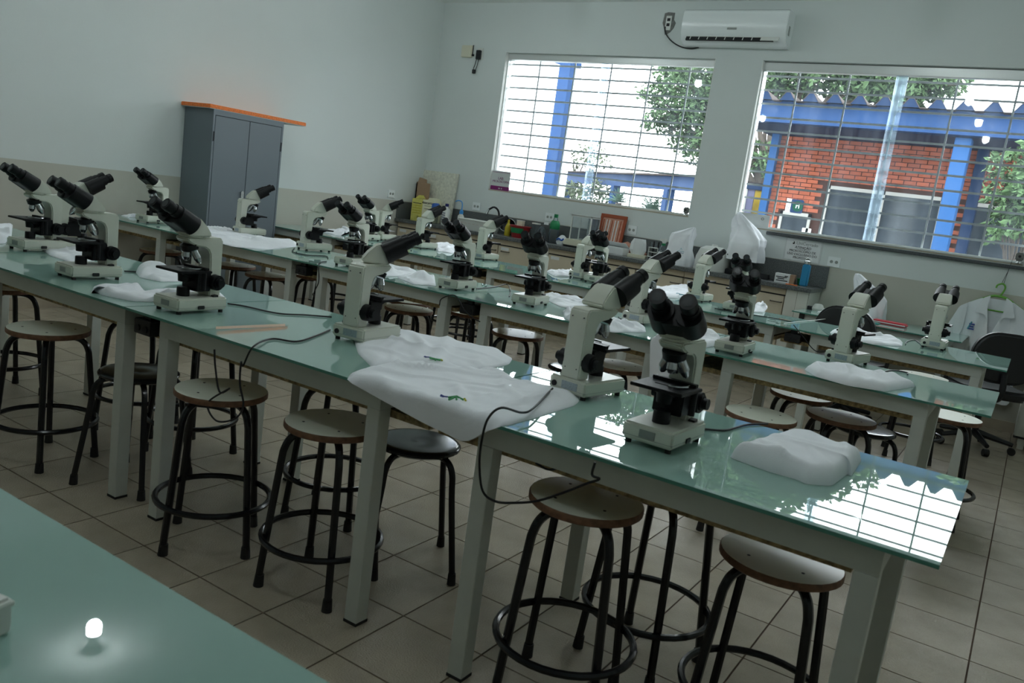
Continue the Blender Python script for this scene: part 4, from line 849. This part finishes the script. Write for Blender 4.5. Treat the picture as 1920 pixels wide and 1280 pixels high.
# signs
t = empty('lab_sign', (-5.315, YW+.03, 1.388), 0, 'white LAB MICROSCOPIA sign with a purple foot in the window corner', 'sign')
MB().prism(rrect(-.125, .125, 0, .215, .012), -.0025, .0025, 'y').build('panel', m_acryl, t); MB().prism(rrect(-.126, .126, -.001, .045, .010), -.0032, .0032, 'y').build('purple_band', m_purple, t)
text('lettering', 'LAB', .042, m_purptxt, t, (.0, -.0032, .130)); text('lettering', 'MICROSCOPIA', .036, m_purptxt, t, (.005, -.0032, .095), sx=.95)
MB().box(-.115, .115, -.0035, -.0024, .195, .200).build('top_line', m_purptxt, t, smooth=False); text('lettering', 'lab  &', .022, m_paper, t, (.01, -.0045, .02))
t = empty('lab_sign', (-2.40, YW+.035, 1.368), 0, 'grey sign in the corner of window two, mostly hidden by the tall cover', 'sign')
MB().prism(rrect(-.14, .17, 0, .125, .008), -.0025, .0025, 'y').build('panel', m_acryl, t); text('lettering', 'DE', .036, m_ink, t, (-.105, -.0035, .052)); text('lettering', 'O', .036, m_ink, t, (.105, -.0035, .085)); text('lettering', 'L', .036, m_ink, t, (-.083, -.0035, .085))
t = empty('wall_notice', (-1.865, YW, 1.218), 0, 'white notice about the professor microscope under the window two sill', 'sign')
MB().box(-.155, .155, -.0045, -.0032, -.095, .095).build('sheet', m_paper, t, smooth=False); MB().box(-.170, .170, -.003, -.001, -.105, .105).build('clear_sleeve', m_acryl, t, smooth=False)
text('lettering', 'UniCerrado', .040, m_plate, t, (.03, -.0055, .060)); MB().prism([(-.105, .055), (-.095, .045), (-.082, .052), (-.085, .068), (-.095, .078), (-.092, .062)], -.006, -.0048, 'y').build('emblem', m_ink, t)
text('lettering', 'ATENÇÃO', .031, m_ink, t, (0, -.0055, .023)); MB().box(-.06, .06, -.0058, -.0048, .006, .008).build('underline', m_ink, t, smooth=False)
for k, s in enumerate(('MICROSCÓPIO DE', 'USO EXCLUSIVO DO', 'PROFESSOR')): text('lettering', s, .029, m_ink, t, (0, -.0055, -.012-k*.030))

# ------------------------------------------------------------------ grey cabinet with an orange edged panel on top
t = empty('steel_cabinet', (-6.20, 4.92, 0), 0, 'tall grey two door steel cabinet against the left wall', 'cabinet')
cx0, cx1, cy0, cy1, ch = XL+.005, -6.0, 4.53, 5.285, 1.712
def KB(x0, x1, y0, y1, z0, z1): return MB().box(x0+6.20, x1+6.20, y0-4.92, y1-4.92, z0, z1)
KB(cx0, cx1-.012, cy0, cy1, .04, ch).build('body', m_cabgrey, t, smooth=False)
KB(cx1-.0125, cx1-.0105, cy0+.018, cy1-.018, .055, ch-.045).build('door_gap', m_cabgap, t, smooth=False)
for a, b, nme in ((cy0+.022, (cy0+cy1)/2-.002, 0), ((cy0+cy1)/2+.002, cy1-.022, 1)): 
    d = KB(cx1-.012, cx1, a, b, .06, ch-.05).build('door', m_cabgrey, t, bevel=.002)
    for hz in (.35, 1.45): KB(cx1-.010, cx1+.003, (a-.014 if nme == 0 else b+.002), (a-.002 if nme == 0 else b+.014), hz, hz+.08).build('hinge', m_cabgap, d, smooth=False)
    if nme == 0: MB().prism(rrect(b-.045-4.92, b-.015-4.92, .93, 1.06, .012), cx1+6.20, cx1+6.212, 'x').build('handle', m_steel, d)
for k in (0, 1): KB(cx1-.012, cx1-.001, cy0 if k == 0 else cy1-.018, cy0+.018 if k == 0 else cy1, .04, ch).build('front_edge', m_cabgrey, t, smooth=False)
KB(cx1-.012, cx1-.001, cy0+.018, cy1-.018, ch-.045, ch).build('front_edge', m_cabgrey, t, smooth=False)
for x in (cx0+.02, cx1-.06):
    for y in (cy0+.02, cy1-.06): KB(x, x+.04, y, y+.04, 0, .04).build('foot', m_rubber, t, smooth=False)
t = empty('shelf_panel', (-6.19, 4.99, ch), 0, 'loose shelf panel with a bright orange edge lying on the grey cabinet', 'panel')
MB().box(-.195, .19, -.50, .555, 0, .004).build('underside', m_boardunder, t, smooth=False); MB().box(-.195, .192, -.502, .557, .004, .034).build('edge_band', m_orange, t, bevel=.003); MB().box(-.19, .185, -.495, .55, .034, .0355).build('top_face', m_orange, t, smooth=False)

# ------------------------------------------------------------------ desk, chairs, coat at the right
t = empty('wall_desk', (-1.0, 7.42, 0), 0, 'narrow green glass desk against the wall below window two', 'desk')
g = MB().box(-.66, .61, -.40, .42, .721, .73); g.mi = [1, 0, 1, 1, 1, 1]; g.build('glass_top', [m_glassT, m_glassE], t, smooth=False, flip=False)
MB().box(-.58, .52, -.36, -.32, .655, .715).build('apron', m_frameW, t, smooth=False); MB().box(-.58, .52, .36, .40, .655, .715).build('apron', m_frameW, t, smooth=False)
for x in (-.58, .48):
    for y in (-.36, .36): MB().box(x, x+.04, y, y+.04, 0, .655).build('leg', m_frameW, t, smooth=False)
    MB().box(x, x+.04, -.32, .36, .655, .715).build('apron', m_frameW, t, smooth=False)
MB().box(-.60, -.56, -.38, -.34, .60, .7205).build('corner_bracket', m_dark, t, smooth=False)
hood('covered_microscope', -1.18, 7.58, .73, [(0, .02, 0, .145, .10), (.08, .015, 0, .145, .10), (.18, .01, 0, .135, .085), (.24, -.02, 0, .105, .07), (.32, -.09, 0, .05, .035), (.365, -.125, 0, .018, .012)], 'white cover over a microscope on the desk below window two', 15, fold=.018)
t = empty('red_folder', (-.95, 7.38, .73), math.radians(-4), 'glossy red folder lying on the desk below window two', 'folder'); MB().box(-.13, .13, -.06, .06, .0, .028).build('cover', m_pink, t, bevel=.008); MB().box(-.125, .127, -.061, .055, .010, .018).build('pages', m_paper, t, smooth=False)
t = empty('teal_folder', (-1.12, 7.25, .73), math.radians(-3), 'thin teal folder left of the red one on the desk', 'folder'); MB().box(-.11, .11, -.05, .05, 0, .008).build('cover', m_teal, t, bevel=.002); MB().box(-.105, .108, -.048, .052, .002, .006).build('pages', m_paper, t, smooth=False)
t = empty('paper_stack', (-1.42, 7.40, .73), math.radians(8), 'loose white papers with a coiled cable on the left of the desk', 'papers'); 
for k in range(4): MB().box(-.11+.01*k, .13+.008*k, -.10, .06-.01*k, .003*k, .003*k+.0022).build('sheet', m_paper, t, smooth=False)
cord([(-1.50, 7.40, .75), (-1.42, 7.32, .757), (-1.34, 7.36, .76), (-1.30, 7.45, .755), (-1.40, 7.50, .758), (-1.50, 7.44, .757), (-1.38, 7.30, .752), (-1.22, 7.28, .745)], 'pale cable coiled on the papers on the desk', m_wcable, .005, 'coiled_cable', own=None)
t = empty('desk_gadget', (-1.55, 7.46, .73), 0, 'small grey green gadget with dark leads at the left end of the desk', 'gadget'); MB().lathe([(.05, 0), (.055, .02), (.035, .055), (.025, .06), (0, .062)], 18).build('dome', m_frameW, t); MB().box(-.09, -.01, -.03, .05, 0, .03).build('dark_block', m_black, t, bevel=.004)
def office_chair(x, y, rz, label, back=True):
    t = empty('office_chair', (x, y, 0), rz, label, 'chair')
    bk = MB().prism(rrect(-.23, .23, .52, .88, .17, 8), .17, .235, 'y').build('backrest', m_chair, t, bevel=.02, seg=3)
    MB().prism(rrect(-.24, .24, -.24, .22, .10, 6), .405, .475, 'z').build('seat', m_chair, t, bevel=.02, seg=3)
    MB().tube(spline([(0, .05, .40), (0, .20, .40), (0, .27, .46), (0, .255, .60)], 5), .022, 8).build('back_bracket', m_black, t)
    MB().cyl((0, 0, .12), (0, 0, .41), .028, n=14).build('gas_column', m_black, t); MB().tube([(.06, 0, .385), (.17, .0, .38), (.22, .0, .365)], .006, 6).build('lever', m_black, t)
    for s in (-1, 1):
        MB().tube(spline([(s*.20, .05, .42), (s*.285, .04, .44), (s*.29, .02, .60), (s*.285, -.12, .62)], 5), .014, 8).build('arm_support', m_black, t); MB().box(s*.285-.03, s*.285+.03, -.16, .10, .615, .645).build('armrest', m_chair, t, bevel=.01)
    for k in range(5):
        a = 2*PI*k/5+.3; ca, sa = math.cos(a), math.sin(a); lg = MB().tube([(ca*.02, sa*.02, .115), (ca*.26, sa*.26, .075)], [.026, .016], 8).build('base_leg', m_black, t)
        MB().cyl((ca*.26-sa*.018, sa*.26+ca*.018, .027), (ca*.26+sa*.018, sa*.26-ca*.018, .027), .027, n=14).build('castor', m_rubber, lg)
    return t
office_chair(-.17, 6.86, math.radians(205), 'black office chair in front of the lab coat at right')
office_chair(-1.08, 6.64, math.radians(168), 'black office chair at the desk, only its rounded back showing')
# lab coat
t = empty('lab_coat', (-.245, YW-.06, 0), 0, 'white lab coat with a blue emblem hanging on the wall below window two', 'coat')
def sheet(name, P, y0, amp, seed, m, th=.008, parent=None):
    n = 60; Q = dist_poly([(a, b) for a, b in P], n); c = sum(Q, Vector())/n; vs = []; fs = []
    for side in (0, 1):
        base = len(vs); vs.append((c.x, y0+side*th, c.y))
        for r in range(1, 11):
            for k in range(n):
                p = c+(Q[k]-c)*(r/10); vs.append((p.x, y0+side*th+amp*noise.noise(Vector((p.x*13, seed, p.y*2.2)))+.3*amp*noise.noise(Vector((p.x*30, seed, p.y*6))), p.y))
        for k in range(n): fs.append((base, base+1+k, base+1+(k+1) % n))
        for r in range(9):
            for k in range(n): a = base+1+r*n; fs.append((a+k, a+n+k, a+n+(k+1) % n, a+(k+1) % n))
    for k in range(n): a = 1+9*n; b = 1+10*n+1+9*n; fs.append((a+k, b+k, b+(k+1) % n, a+(k+1) % n))
    return MB().add(vs, fs).build(name, m, parent, ang=75)
sheet('back_panel', [(-.21, .98), (-.08, 1.06), (.08, 1.06), (.21, .98), (.22, .25), (-.22, .25)], .012, .012, 2, m_coat, parent=t)
sheet('front_panel', [(-.23, .985), (-.09, 1.07), (-.05, .95), (-.015, .74), (-.02, .22), (-.25, .22), (-.24, .6)], -.035, .022, 5, m_coat, parent=t)
sheet('front_panel', [(.23, .985), (.09, 1.07), (.05, .93), (.0, .76), (.02, .22), (.25, .22), (.24, .6)], -.03, .022, 8, m_coat, parent=t)
sheet('sleeve', [(-.205, 1.0), (-.26, .96), (-.32, .78), (-.285, .60), (-.24, .62), (-.20, .80)], -.05, .015, 11, m_coat, .045, t)
sheet('sleeve', [(.205, 1.0), (.26, .96), (.33, .74), (.30, .45), (.24, .45), (.20, .80)], -.05, .015, 13, m_coat, .045, t)
for s in (-1, 1): sheet('collar', [(s*.055, 1.085), (s*.10, 1.06), (s*.145, .935), (s*.07, .925), (s*.04, .885), (s*.06, .98)], -.062, .004, 3+s, m_coat, .010, t)
for u, v, m in (((-.16, .83), (-.12, .83), m_lgblue), ((-.155, .81), (-.125, .81), m_lgblue), ((-.165, .79), (-.12, .79), m_lgblue), ((-.165, .785), (-.145, .85), m_lgteal)): MB().tube([(u[0], -.066, u[1]), (v[0], -.066, v[1])], .0065, 6).build('emblem', m, t)
t = empty('coat_hanger', (-.245, YW-.055, 0), 0, 'green plastic coat hanger holding the white lab coat', 'hanger')
MB().tube(spline([(-.19, .0, 1.0), (-.06, .0, 1.075), (0, 0, 1.085), (.06, 0, 1.075), (.19, 0, 1.0)], 5), .010, 8).build('shoulder_bar', m_ltgreen, t); MB().cyl((-.15, 0, .965), (.15, 0, .965), .006, n=8).build('trouser_bar', m_ltgreen, t)
MB().tube(spline([(.0, 0, 1.08), (.02, 0, 1.12), (.028, 0, 1.165), (.005, 0, 1.19), (-.028, 0, 1.175), (-.035, 0, 1.15)], 5), .007, 8).build('hook', m_ltgreen, t)
MB().tube([(-.005, .0, 1.185), (.02, .035, 1.30), (.035, .045, 1.45)], .002, 5).build('string', m_cable, t); MB().tube([(.01, .0, 1.185), (.02, .035, 1.30)], .002, 5).build('string', m_cable, t)
t = empty('white_cabinet', (.42, 7.42, 0), 0, 'white cabinet on stubby feet at the right frame edge', 'cabinet')
MB().box(-.34, .36, -.25, .40, .10, .84).build('body', m_white, t, bevel=.006); MB().box(-.335, .355, -.262, -.25, .13, .83).build('door', m_white, t, bevel=.004); MB().box(-.34, .36, -.25, .40, .085, .10).build('base_line', m_dark, t, smooth=False)
for x in (-.28, .30):
    for y in (-.2, .34): MB().lathe([(.022, 0), (.022, .03), (.028, .04), (.028, .085)], 14, (x, y, 0)).build('foot', m_white, t)

# ------------------------------------------------------------------ outside
gr = tag(MB().box(-40, 30, YW+WT, 60, -.35, -.25).build('outside_ground', m_ground, smooth=False), kind='structure')
gb = -.25; YF = 14.0
t = empty('brick_building', (-1.5, YF, gb), 0, 'red brick building with blue fascia and corrugated roof beyond window two', 'building')
def EB(x0, x1, y0, y1, z0, z1): return MB().box(x0+1.5, x1+1.5, y0-YF, y1-YF, z0-gb, z1-gb)
bx0, bx1 = -4.02, 3.5
EB(bx0, bx1, YF+.012, YF+.3, gb, 2.93).build('wall', m_mortar, t, smooth=False)
wins = [(-3.80, -3.30, gb+.6, 1.72), (-3.13, -1.43, gb+.6, 2.205), (-1.08, .9, gb+.6, 2.18)]
BW, BH = .180, .0655; brm = MB().box(-BW/2+.006, BW/2-.006, 0, .02, .0055, BH-.0055)
fb = None; nb = 0; rest = MB(); cand = []
for j in range(int(2.93/BH)+3):
    z = 2.925-(j+1)*BH
    if z < gb: break
    off = (j % 2)*BW/2
    for i in range(int((bx1-bx0)/BW)+1):
        x = bx0+BW/2+i*BW-off
        if x < bx0-.02 or any(a-BW*.45 < x < b+BW*.45 and c0-BH < z < d for a, b, c0, d in wins): continue
        cand.append((0 if (z > 1.45 and x < .7) else 1, j, x, z))
cand.sort()
for k, (a, j, x, z) in enumerate(cand):
    if a == 0 and nb < 295:
        if fb is None: fb = brm.build('brick', m_brick, t, smooth=False); o = fb
        else: o = fb.copy(); C.objects.link(o)
        o.location = (x+1.5, 0, z-gb); nb += 1
    else: rest.box(x+1.5-BW/2+.004, x+1.5+BW/2-.004, 0, .02, z-gb+.0035, z-gb+BH-.0035)
tag(rest.build('brick_field', m_brick, t, smooth=False), kind='stuff')
for a, b, c0, d in wins:
    f = MB()
    for q in ((a, a+.045, c0, d), (b-.045, b, c0, d), (a, b, d-.055, d), (a, b, c0, c0+.05)): f.box(q[0]+1.5, q[1]+1.5, -.03, .012, q[2]-gb, q[3]-gb)
    fr = f.build('window_frame', m_wfr, t, smooth=False); EB(a+.045, b-.045, YF-.005, YF+.011, c0+.05, d-.055).build('window_pane', m_dkglass, fr, smooth=False)
    if b-a > 1: EB((a+b)/2-.02, (a+b)/2+.02, YF-.03, YF, c0, d).build('window_mullion', m_wfr, fr, smooth=False)
YE = 12.5
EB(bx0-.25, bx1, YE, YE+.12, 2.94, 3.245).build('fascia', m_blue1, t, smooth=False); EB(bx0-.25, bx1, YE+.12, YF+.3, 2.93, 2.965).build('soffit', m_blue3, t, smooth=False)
EB(bx0-.12, bx0, YF-.12, YF+.3, gb, 2.93).build('corner_column', m_blue2, t, smooth=False)
rp = MB(); pit = .330; xx = -4.45; prof = []
x = xx
while x < bx1: prof += [(x, 3.245), (x+pit*.30, 3.245), (x+pit*.56, 3.365), (x+pit*.74, 3.365)]; x += pit
n = len(prof); yr0, yr1 = YE-.12, YF+.6
rp.add([(p[0]+1.5, yr0-YF, p[1]-gb) for p in prof]+[(p[0]+1.5, yr1-YF, p[1]-gb-.10) for p in prof]+[(p[0]+1.5, yr0-YF, p[1]-gb-.012) for p in prof]+[(p[0]+1.5, yr1-YF, p[1]-gb-.112) for p in prof],
       [(i, i+1, n+i+1, n+i) for i in range(n-1)]+[(2*n+i, 3*n+i, 3*n+i+1, 2*n+i+1) for i in range(n-1)]+[(i, 2*n+i, 2*n+i+1, i+1) for i in range(n-1)])
rp.build('corrugated_roof', m_fibre, t, smooth=False)
sl2 = MB()
for i in range(0, n-1, 4): sl2.add([(prof[i+1][0]+1.5, yr0-YF+.004, 3.24-gb), (prof[min(i+4, n-1)][0]+1.5, yr0-YF+.004, 3.24-gb), (prof[i+3][0]+1.5, yr0-YF+.004, 3.36-gb), (prof[i+2][0]+1.5, yr0-YF+.004, 3.36-gb)], [(0, 1, 2, 3)])
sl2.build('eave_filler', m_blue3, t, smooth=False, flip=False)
p = [(-3.682,1.817)][0]
MB().prism(rrect(.0, .20, -.11, .11, .03), -.035, -.02, 'y').build('badge', m_badgeb, t, loc=(p[0]+1.5+.03, 0, p[1]-gb)); MB().cyl((.115, -.036, .0), (.115, -.042, .0), .085, n=20).build('badge_disc', m_badgeg, t, loc=(p[0]+1.5+.03, 0, p[1]-gb))
text('badge_lettering', 'ri', .11, m_paper, t, (p[0]+1.5+.145, -.046, p[1]-gb)); MB().box(-.075, .0, -.035, -.02, -.11, .11).build('badge_strip', m_paper, t, smooth=False, loc=(p[0]+1.5+.03, 0, p[1]-gb)); text('badge_lettering', 'C', .08, m_badgeg, t, (p[0]+1.5-.008, -.04, p[1]-gb-.02))
p = [(-3.326,1.417)][0]; MB().box(-.07, .07, -.03, -.02, -.08, .07).build('paper_notice', m_paper, t, smooth=False, loc=(p[0]+1.5, 0, p[1]-gb))
pl = [(-1.350,3.057),(-1.183,3.070)]; cxx = pl[0][0]
t = empty('blue_pillar', (-1.23, 12.8, gb), 0, 'bright blue square pillar in front of the brick building', 'pillar')
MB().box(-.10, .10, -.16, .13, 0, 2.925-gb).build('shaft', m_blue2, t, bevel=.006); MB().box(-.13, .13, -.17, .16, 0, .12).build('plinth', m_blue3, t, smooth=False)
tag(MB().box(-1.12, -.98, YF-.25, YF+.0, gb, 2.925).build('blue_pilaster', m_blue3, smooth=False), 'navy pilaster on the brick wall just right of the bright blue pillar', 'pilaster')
# white building, blue post and walkway beyond window one
t = empty('white_building', (-9.0, 12.6, gb), 0, 'white rendered building filling the left of window one', 'building')
we = [(-7.984,3.758),(-7.438,3.563)]
MB().prism([(-6, 0), (1.72, 0), (1.72, we[1][1]-gb), (1.0, we[0][1]-gb+.05), (-6, we[0][1]-gb+1.2)], 0, .25, 'y').build('wall', m_extw, t, smooth=False)
MB().prism([(.3, we[0][1]-gb+.18), (1.72, we[1][1]-gb), (2.0, we[1][1]-gb-.02), (2.0, 4.6), (.3, 4.7)], -.45, -.30, 'y').build('blue_eave', m_blue1, t, smooth=False)
q = [(-7.243,3.597),(-7.027,3.628)]
t = empty('blue_post', ((q[0][0]+q[1][0])/2, 12.1, gb), 0, 'tall blue steel post crossing window one', 'post'); MB().box(-.105, .105, -.10, .10, 0, 4.6).build('shaft', m_blue1, t, bevel=.004); MB().box(-.14, .14, -.13, .13, 0, .10).build('base_plate', m_blue3, t, smooth=False)
A = [(-10.832,2.058),(-10.787,1.792)]; B2 = [(-5.309,2.075),(-5.275,1.894)]
t = empty('covered_walkway', (A[0][0], 18.6, gb), 0, 'blue roof beam of a covered walkway on posts beyond window one', 'walkway')
d = Vector((B2[0][0]-A[0][0], 14.0-18.6, 0)); ln = d.length; M = Matrix.Rotation(math.atan2(d.y, d.x), 4, 'Z')
MB().box(-1.2, ln+.7, -.08, .08, 1.86-gb, 2.10-gb, M).build('beam', m_blue1, t, smooth=False); MB().box(-1.2, ln+.7, -.2, .9, 2.10-gb, 2.13-gb, M).build('roof_sheet', m_fibre, t, smooth=False)
for f in (.12, .52, .86): MB().box(ln*f-.08, ln*f+.08, -.08, .08, 0, 1.86-gb, M).build('post', m_blue1, t, smooth=False)
# plants
def leaves(mb, c, rad, n, size, droop=.3):
    for _ in range(n):
        while True:
            u = Vector((random.uniform(-1, 1), random.uniform(-1, 1), random.uniform(-1, 1)))
            if u.length < 1 and random.random() < .25+u.length: break
        p = Vector(c)+Vector((u.x*rad[0], u.y*rad[1], u.z*rad[2])); d = Vector((random.gauss(0, 1), random.gauss(0, 1), random.gauss(-droop, .7))).normalized(); s = size*random.uniform(.6, 1.25)
        a = d.orthogonal().normalized(); a = (a*math.cos(7*u.x)+d.cross(a)*math.sin(7*u.x)); nn = d.cross(a)*.18
        mb.add([p, p+d*s*.5+a*s*.26+nn*s, p+d*s, p+d*s*.5-a*s*.26+nn*s], [(0, 1, 2), (0, 2, 3)])
def tree(name, label, base, h, blobs, nleaf, size, m, cat='tree', trunk=.09, branches=True, per=None):
    t = empty(name, base, 0, label, cat); b = Vector(base); mb = MB()
    for c, r in blobs: leaves(mb, Vector(c)-b, r, min(per or int(nleaf*(r[0]*r[2])), 1500), size*(1 if r[0] < .8 else 1.6))
    fo = mb.build('foliage', m, t, smooth=False, flip=False); tag(fo, kind='stuff')
    tk = MB(); top = Vector((0, 0, h)); tk.tube(spline([(0, 0, 0), (trunk*.6, 0, h*.5), (0, 0, h)], 4), [trunk*(1-.4*i/8) for i in range(9)], 8)
    if branches:
        for c, r in blobs:
            e = Vector(c)-b; s = Vector((0, 0, h*random.uniform(.6, .95))); mid = s.lerp(e, .5)+Vector((0, 0, .15)); tk.tube([s, mid, e], [trunk*.45, trunk*.3, trunk*.1], 6)
            for _ in range(4): tk.tube([mid.lerp(e, random.random()), e+Vector((random.uniform(-1, 1)*r[0], random.uniform(-1, 1)*r[1], random.uniform(-1, 1)*r[2]))*.9], [trunk*.12, trunk*.03], 5)
    tk.build('trunk', m_bark, t)
    return t
YT = 17.0
bl = [((x, YT+dy, z), (rx, .7, rz)) for (x, z), rx, rz, dy in zip([(-7.708,3.910),(-7.416,4.347),(-6.910,4.093),(-6.609,4.378),(-7.239,3.577),(-6.730,3.443),(-7.443,3.340),(-6.887,2.987),(-6.433,2.802),(-5.960,3.977),(-5.470,4.317),(-4.939,4.339),(-4.445,4.460),(-3.929,4.381),(-3.353,4.405),(-2.871,4.329),(-2.442,4.442),(-2.112,4.549),(-5.353,2.843),(-5.043,2.657),(-7.379,4.679),(-6.489,3.733)], (.35, .45, .5, .5, .4, .5, .35, .42, .35, .6, .5, .5, .5, .5, .5, .5, .5, .4, .35, .25, .5, .5), (.25, .35, .4, .5, .35, .4, .25, .25, .35, .5, .35, .35, .35, .35, .35, .35, .35, .3, .35, .3, .35, .4), [0, .2, -.2, .3, 0, .1, -.1, .2, 0, .4, .3, .5, .2, .4, .3, .1, .3, .2, .4, .3, .2, 0])]
bl += [((x, YT+.3, z), (.9, .8, .8)) for x, z in ((-6.3, 5.4), (-5.4, 5.5), (-4.5, 5.4), (-3.7, 5.1), (-3.1, 4.7), (-6.4, 6.5), (-5.4, 6.6), (-4.5, 6.3), (-5.9, 4.6))]
bp = [(-5.084,2.008)][0]
tree('leafy_tree', 'large leafy green tree behind the brick building and the pillar between the windows', (bp[0], YT+.2, gb), 2.9, bl, 3600, .125, m_leaf, trunk=.16)
bl = [((x, 20.0, z), (rx, .6, rz)) for (x, z), rx, rz in zip([(-11.096,2.826),(-10.679,2.791),(-10.325,2.611),(-11.211,2.530),(-10.780,2.427)], (.35, .4, .3, .3, .45), (.25, .28, .2, .22, .2))]
tree('sparse_tree', 'thin sparse tree showing above the walkway in window one', (bl[0][0][0], 20.0, gb), 2.4, bl, 750, .12, m_leaf4, trunk=.06)
bl = [((x, 16.5, z), (rx, .4, rz)) for (x, z), rx, rz in zip([(-9.322,1.695),(-9.002,1.683),(-8.789,1.636),(-8.440,1.792),(-8.451,1.627)], (.25, .25, .2, .2, .22), (.16, .2, .2, .2, .16))]
tree('bush', 'pale green bush below the walkway in window one', (bl[1][0][0], 16.5, gb), 1.3, bl, 3000, .11, m_leaf4, 'bush', trunk=.04)
def palm(x, y, z, n, L, label):
    t = empty('palm', (x, y, gb), 0, label, 'palm'); fo = MB()
    for k in range(n):
        a = 2*PI*k/n+random.random()*.4; el = random.uniform(.3, 1.35); q0 = Vector((0, 0, z-gb)); d = Vector((math.cos(a)*math.cos(el), math.sin(a)*math.cos(el), math.sin(el)))
        for i in range(12):
            s = (i+1)/12; p = q0+d*L*s+Vector((0, 0, -.35*L*s*s))
            for sd in (-1, 1):
                sv = d.cross(Vector((0, 0, 1))).normalized()*sd; tip = p+sv*L*.22*(1.1-s)+d*L*.12+Vector((0, 0, -.05*L)); fo.add([p-d*.012, p+d*.012, tip], [(0, 1, 2)])
    tag(fo.build('fronds', m_leaf3, t, smooth=False, flip=False), kind='stuff'); MB().cyl((0, 0, 0), (0, 0, z-gb), .09, .07, 10).build('trunk', m_bark, t)
q = [(-7.489,1.509),(-6.751,1.512)]
palm(q[0][0], 15.5, q[0][1], 24, .45, 'spiky palm left of the second walkway post in window one'); palm(q[1][0], 15.5, q[1][1]-.1, 44, .62, 'bluish spiky palm right of the walkway post in window one')
bl = [((x, 10.4, z), (rx, .3, rz)) for (x, z), rx, rz in zip([(-0.595,2.440),(-0.438,2.286),(-0.550,2.103),(-0.392,1.950),(-0.318,2.186),(-0.315,2.521),(-0.405,1.777),(-0.212,1.803),(-0.671,2.319),(-0.505,1.648),(-0.164,2.035)], (.12, .16, .16, .2, .2, .2, .2, .2, .08, .10, .25), (.08, .14, .12, .15, .2, .15, .15, .15, .06, .07, .3))]
tree('shrub', 'near green shrub with broad leaves at the right of window two', (bl[3][0][0]+.15, 10.4, gb), 1.5, bl, 5200, .095, m_leaf2, 'shrub', trunk=.03)
p = [(-4.218,2.057)][0]; p2 = [(-3.988,2.081)][0]
t = empty('banner_stand', ((p[0]+p2[0])/2, 16.0, gb), 0, 'blue framed stand with lilac and yellow banners left of the brick building', 'stand')
q = [(-5.075,2.120),(-4.587,2.174),(-4.997,1.428),(-4.499,1.290)]
ox = (p[0]+p2[0])/2
MB().box(q[0][0]-ox, q[1][0]-ox+.05, -.05, .05, q[0][1]-gb-.02, q[0][1]-gb+.10).build('top_bar', m_blue3, t, smooth=False)
wq = q[1][0]-q[0][0]
MB().box(q[0][0]-ox+.04, q[0][0]-ox+wq*.36, -.02, .02, .3, q[0][1]-gb-.02).build('lilac_banner', m_banner2, t, smooth=False); MB().box(q[0][0]-ox+wq*.38, q[0][0]-ox+wq*.72, -.02, .02, .3, q[0][1]-gb-.02).build('yellow_banner', m_banner, t, smooth=False); MB().box(q[0][0]-ox, q[0][0]-ox+.04, -.04, .04, 0, q[0][1]-gb).build('stand_post', m_wfr, t, smooth=False); MB().box(q[0][0]-ox+wq*.74, q[0][0]-ox+wq*1.02, -.04, .04, 0, q[0][1]-gb).build('stand_post', m_blue2, t, smooth=False)
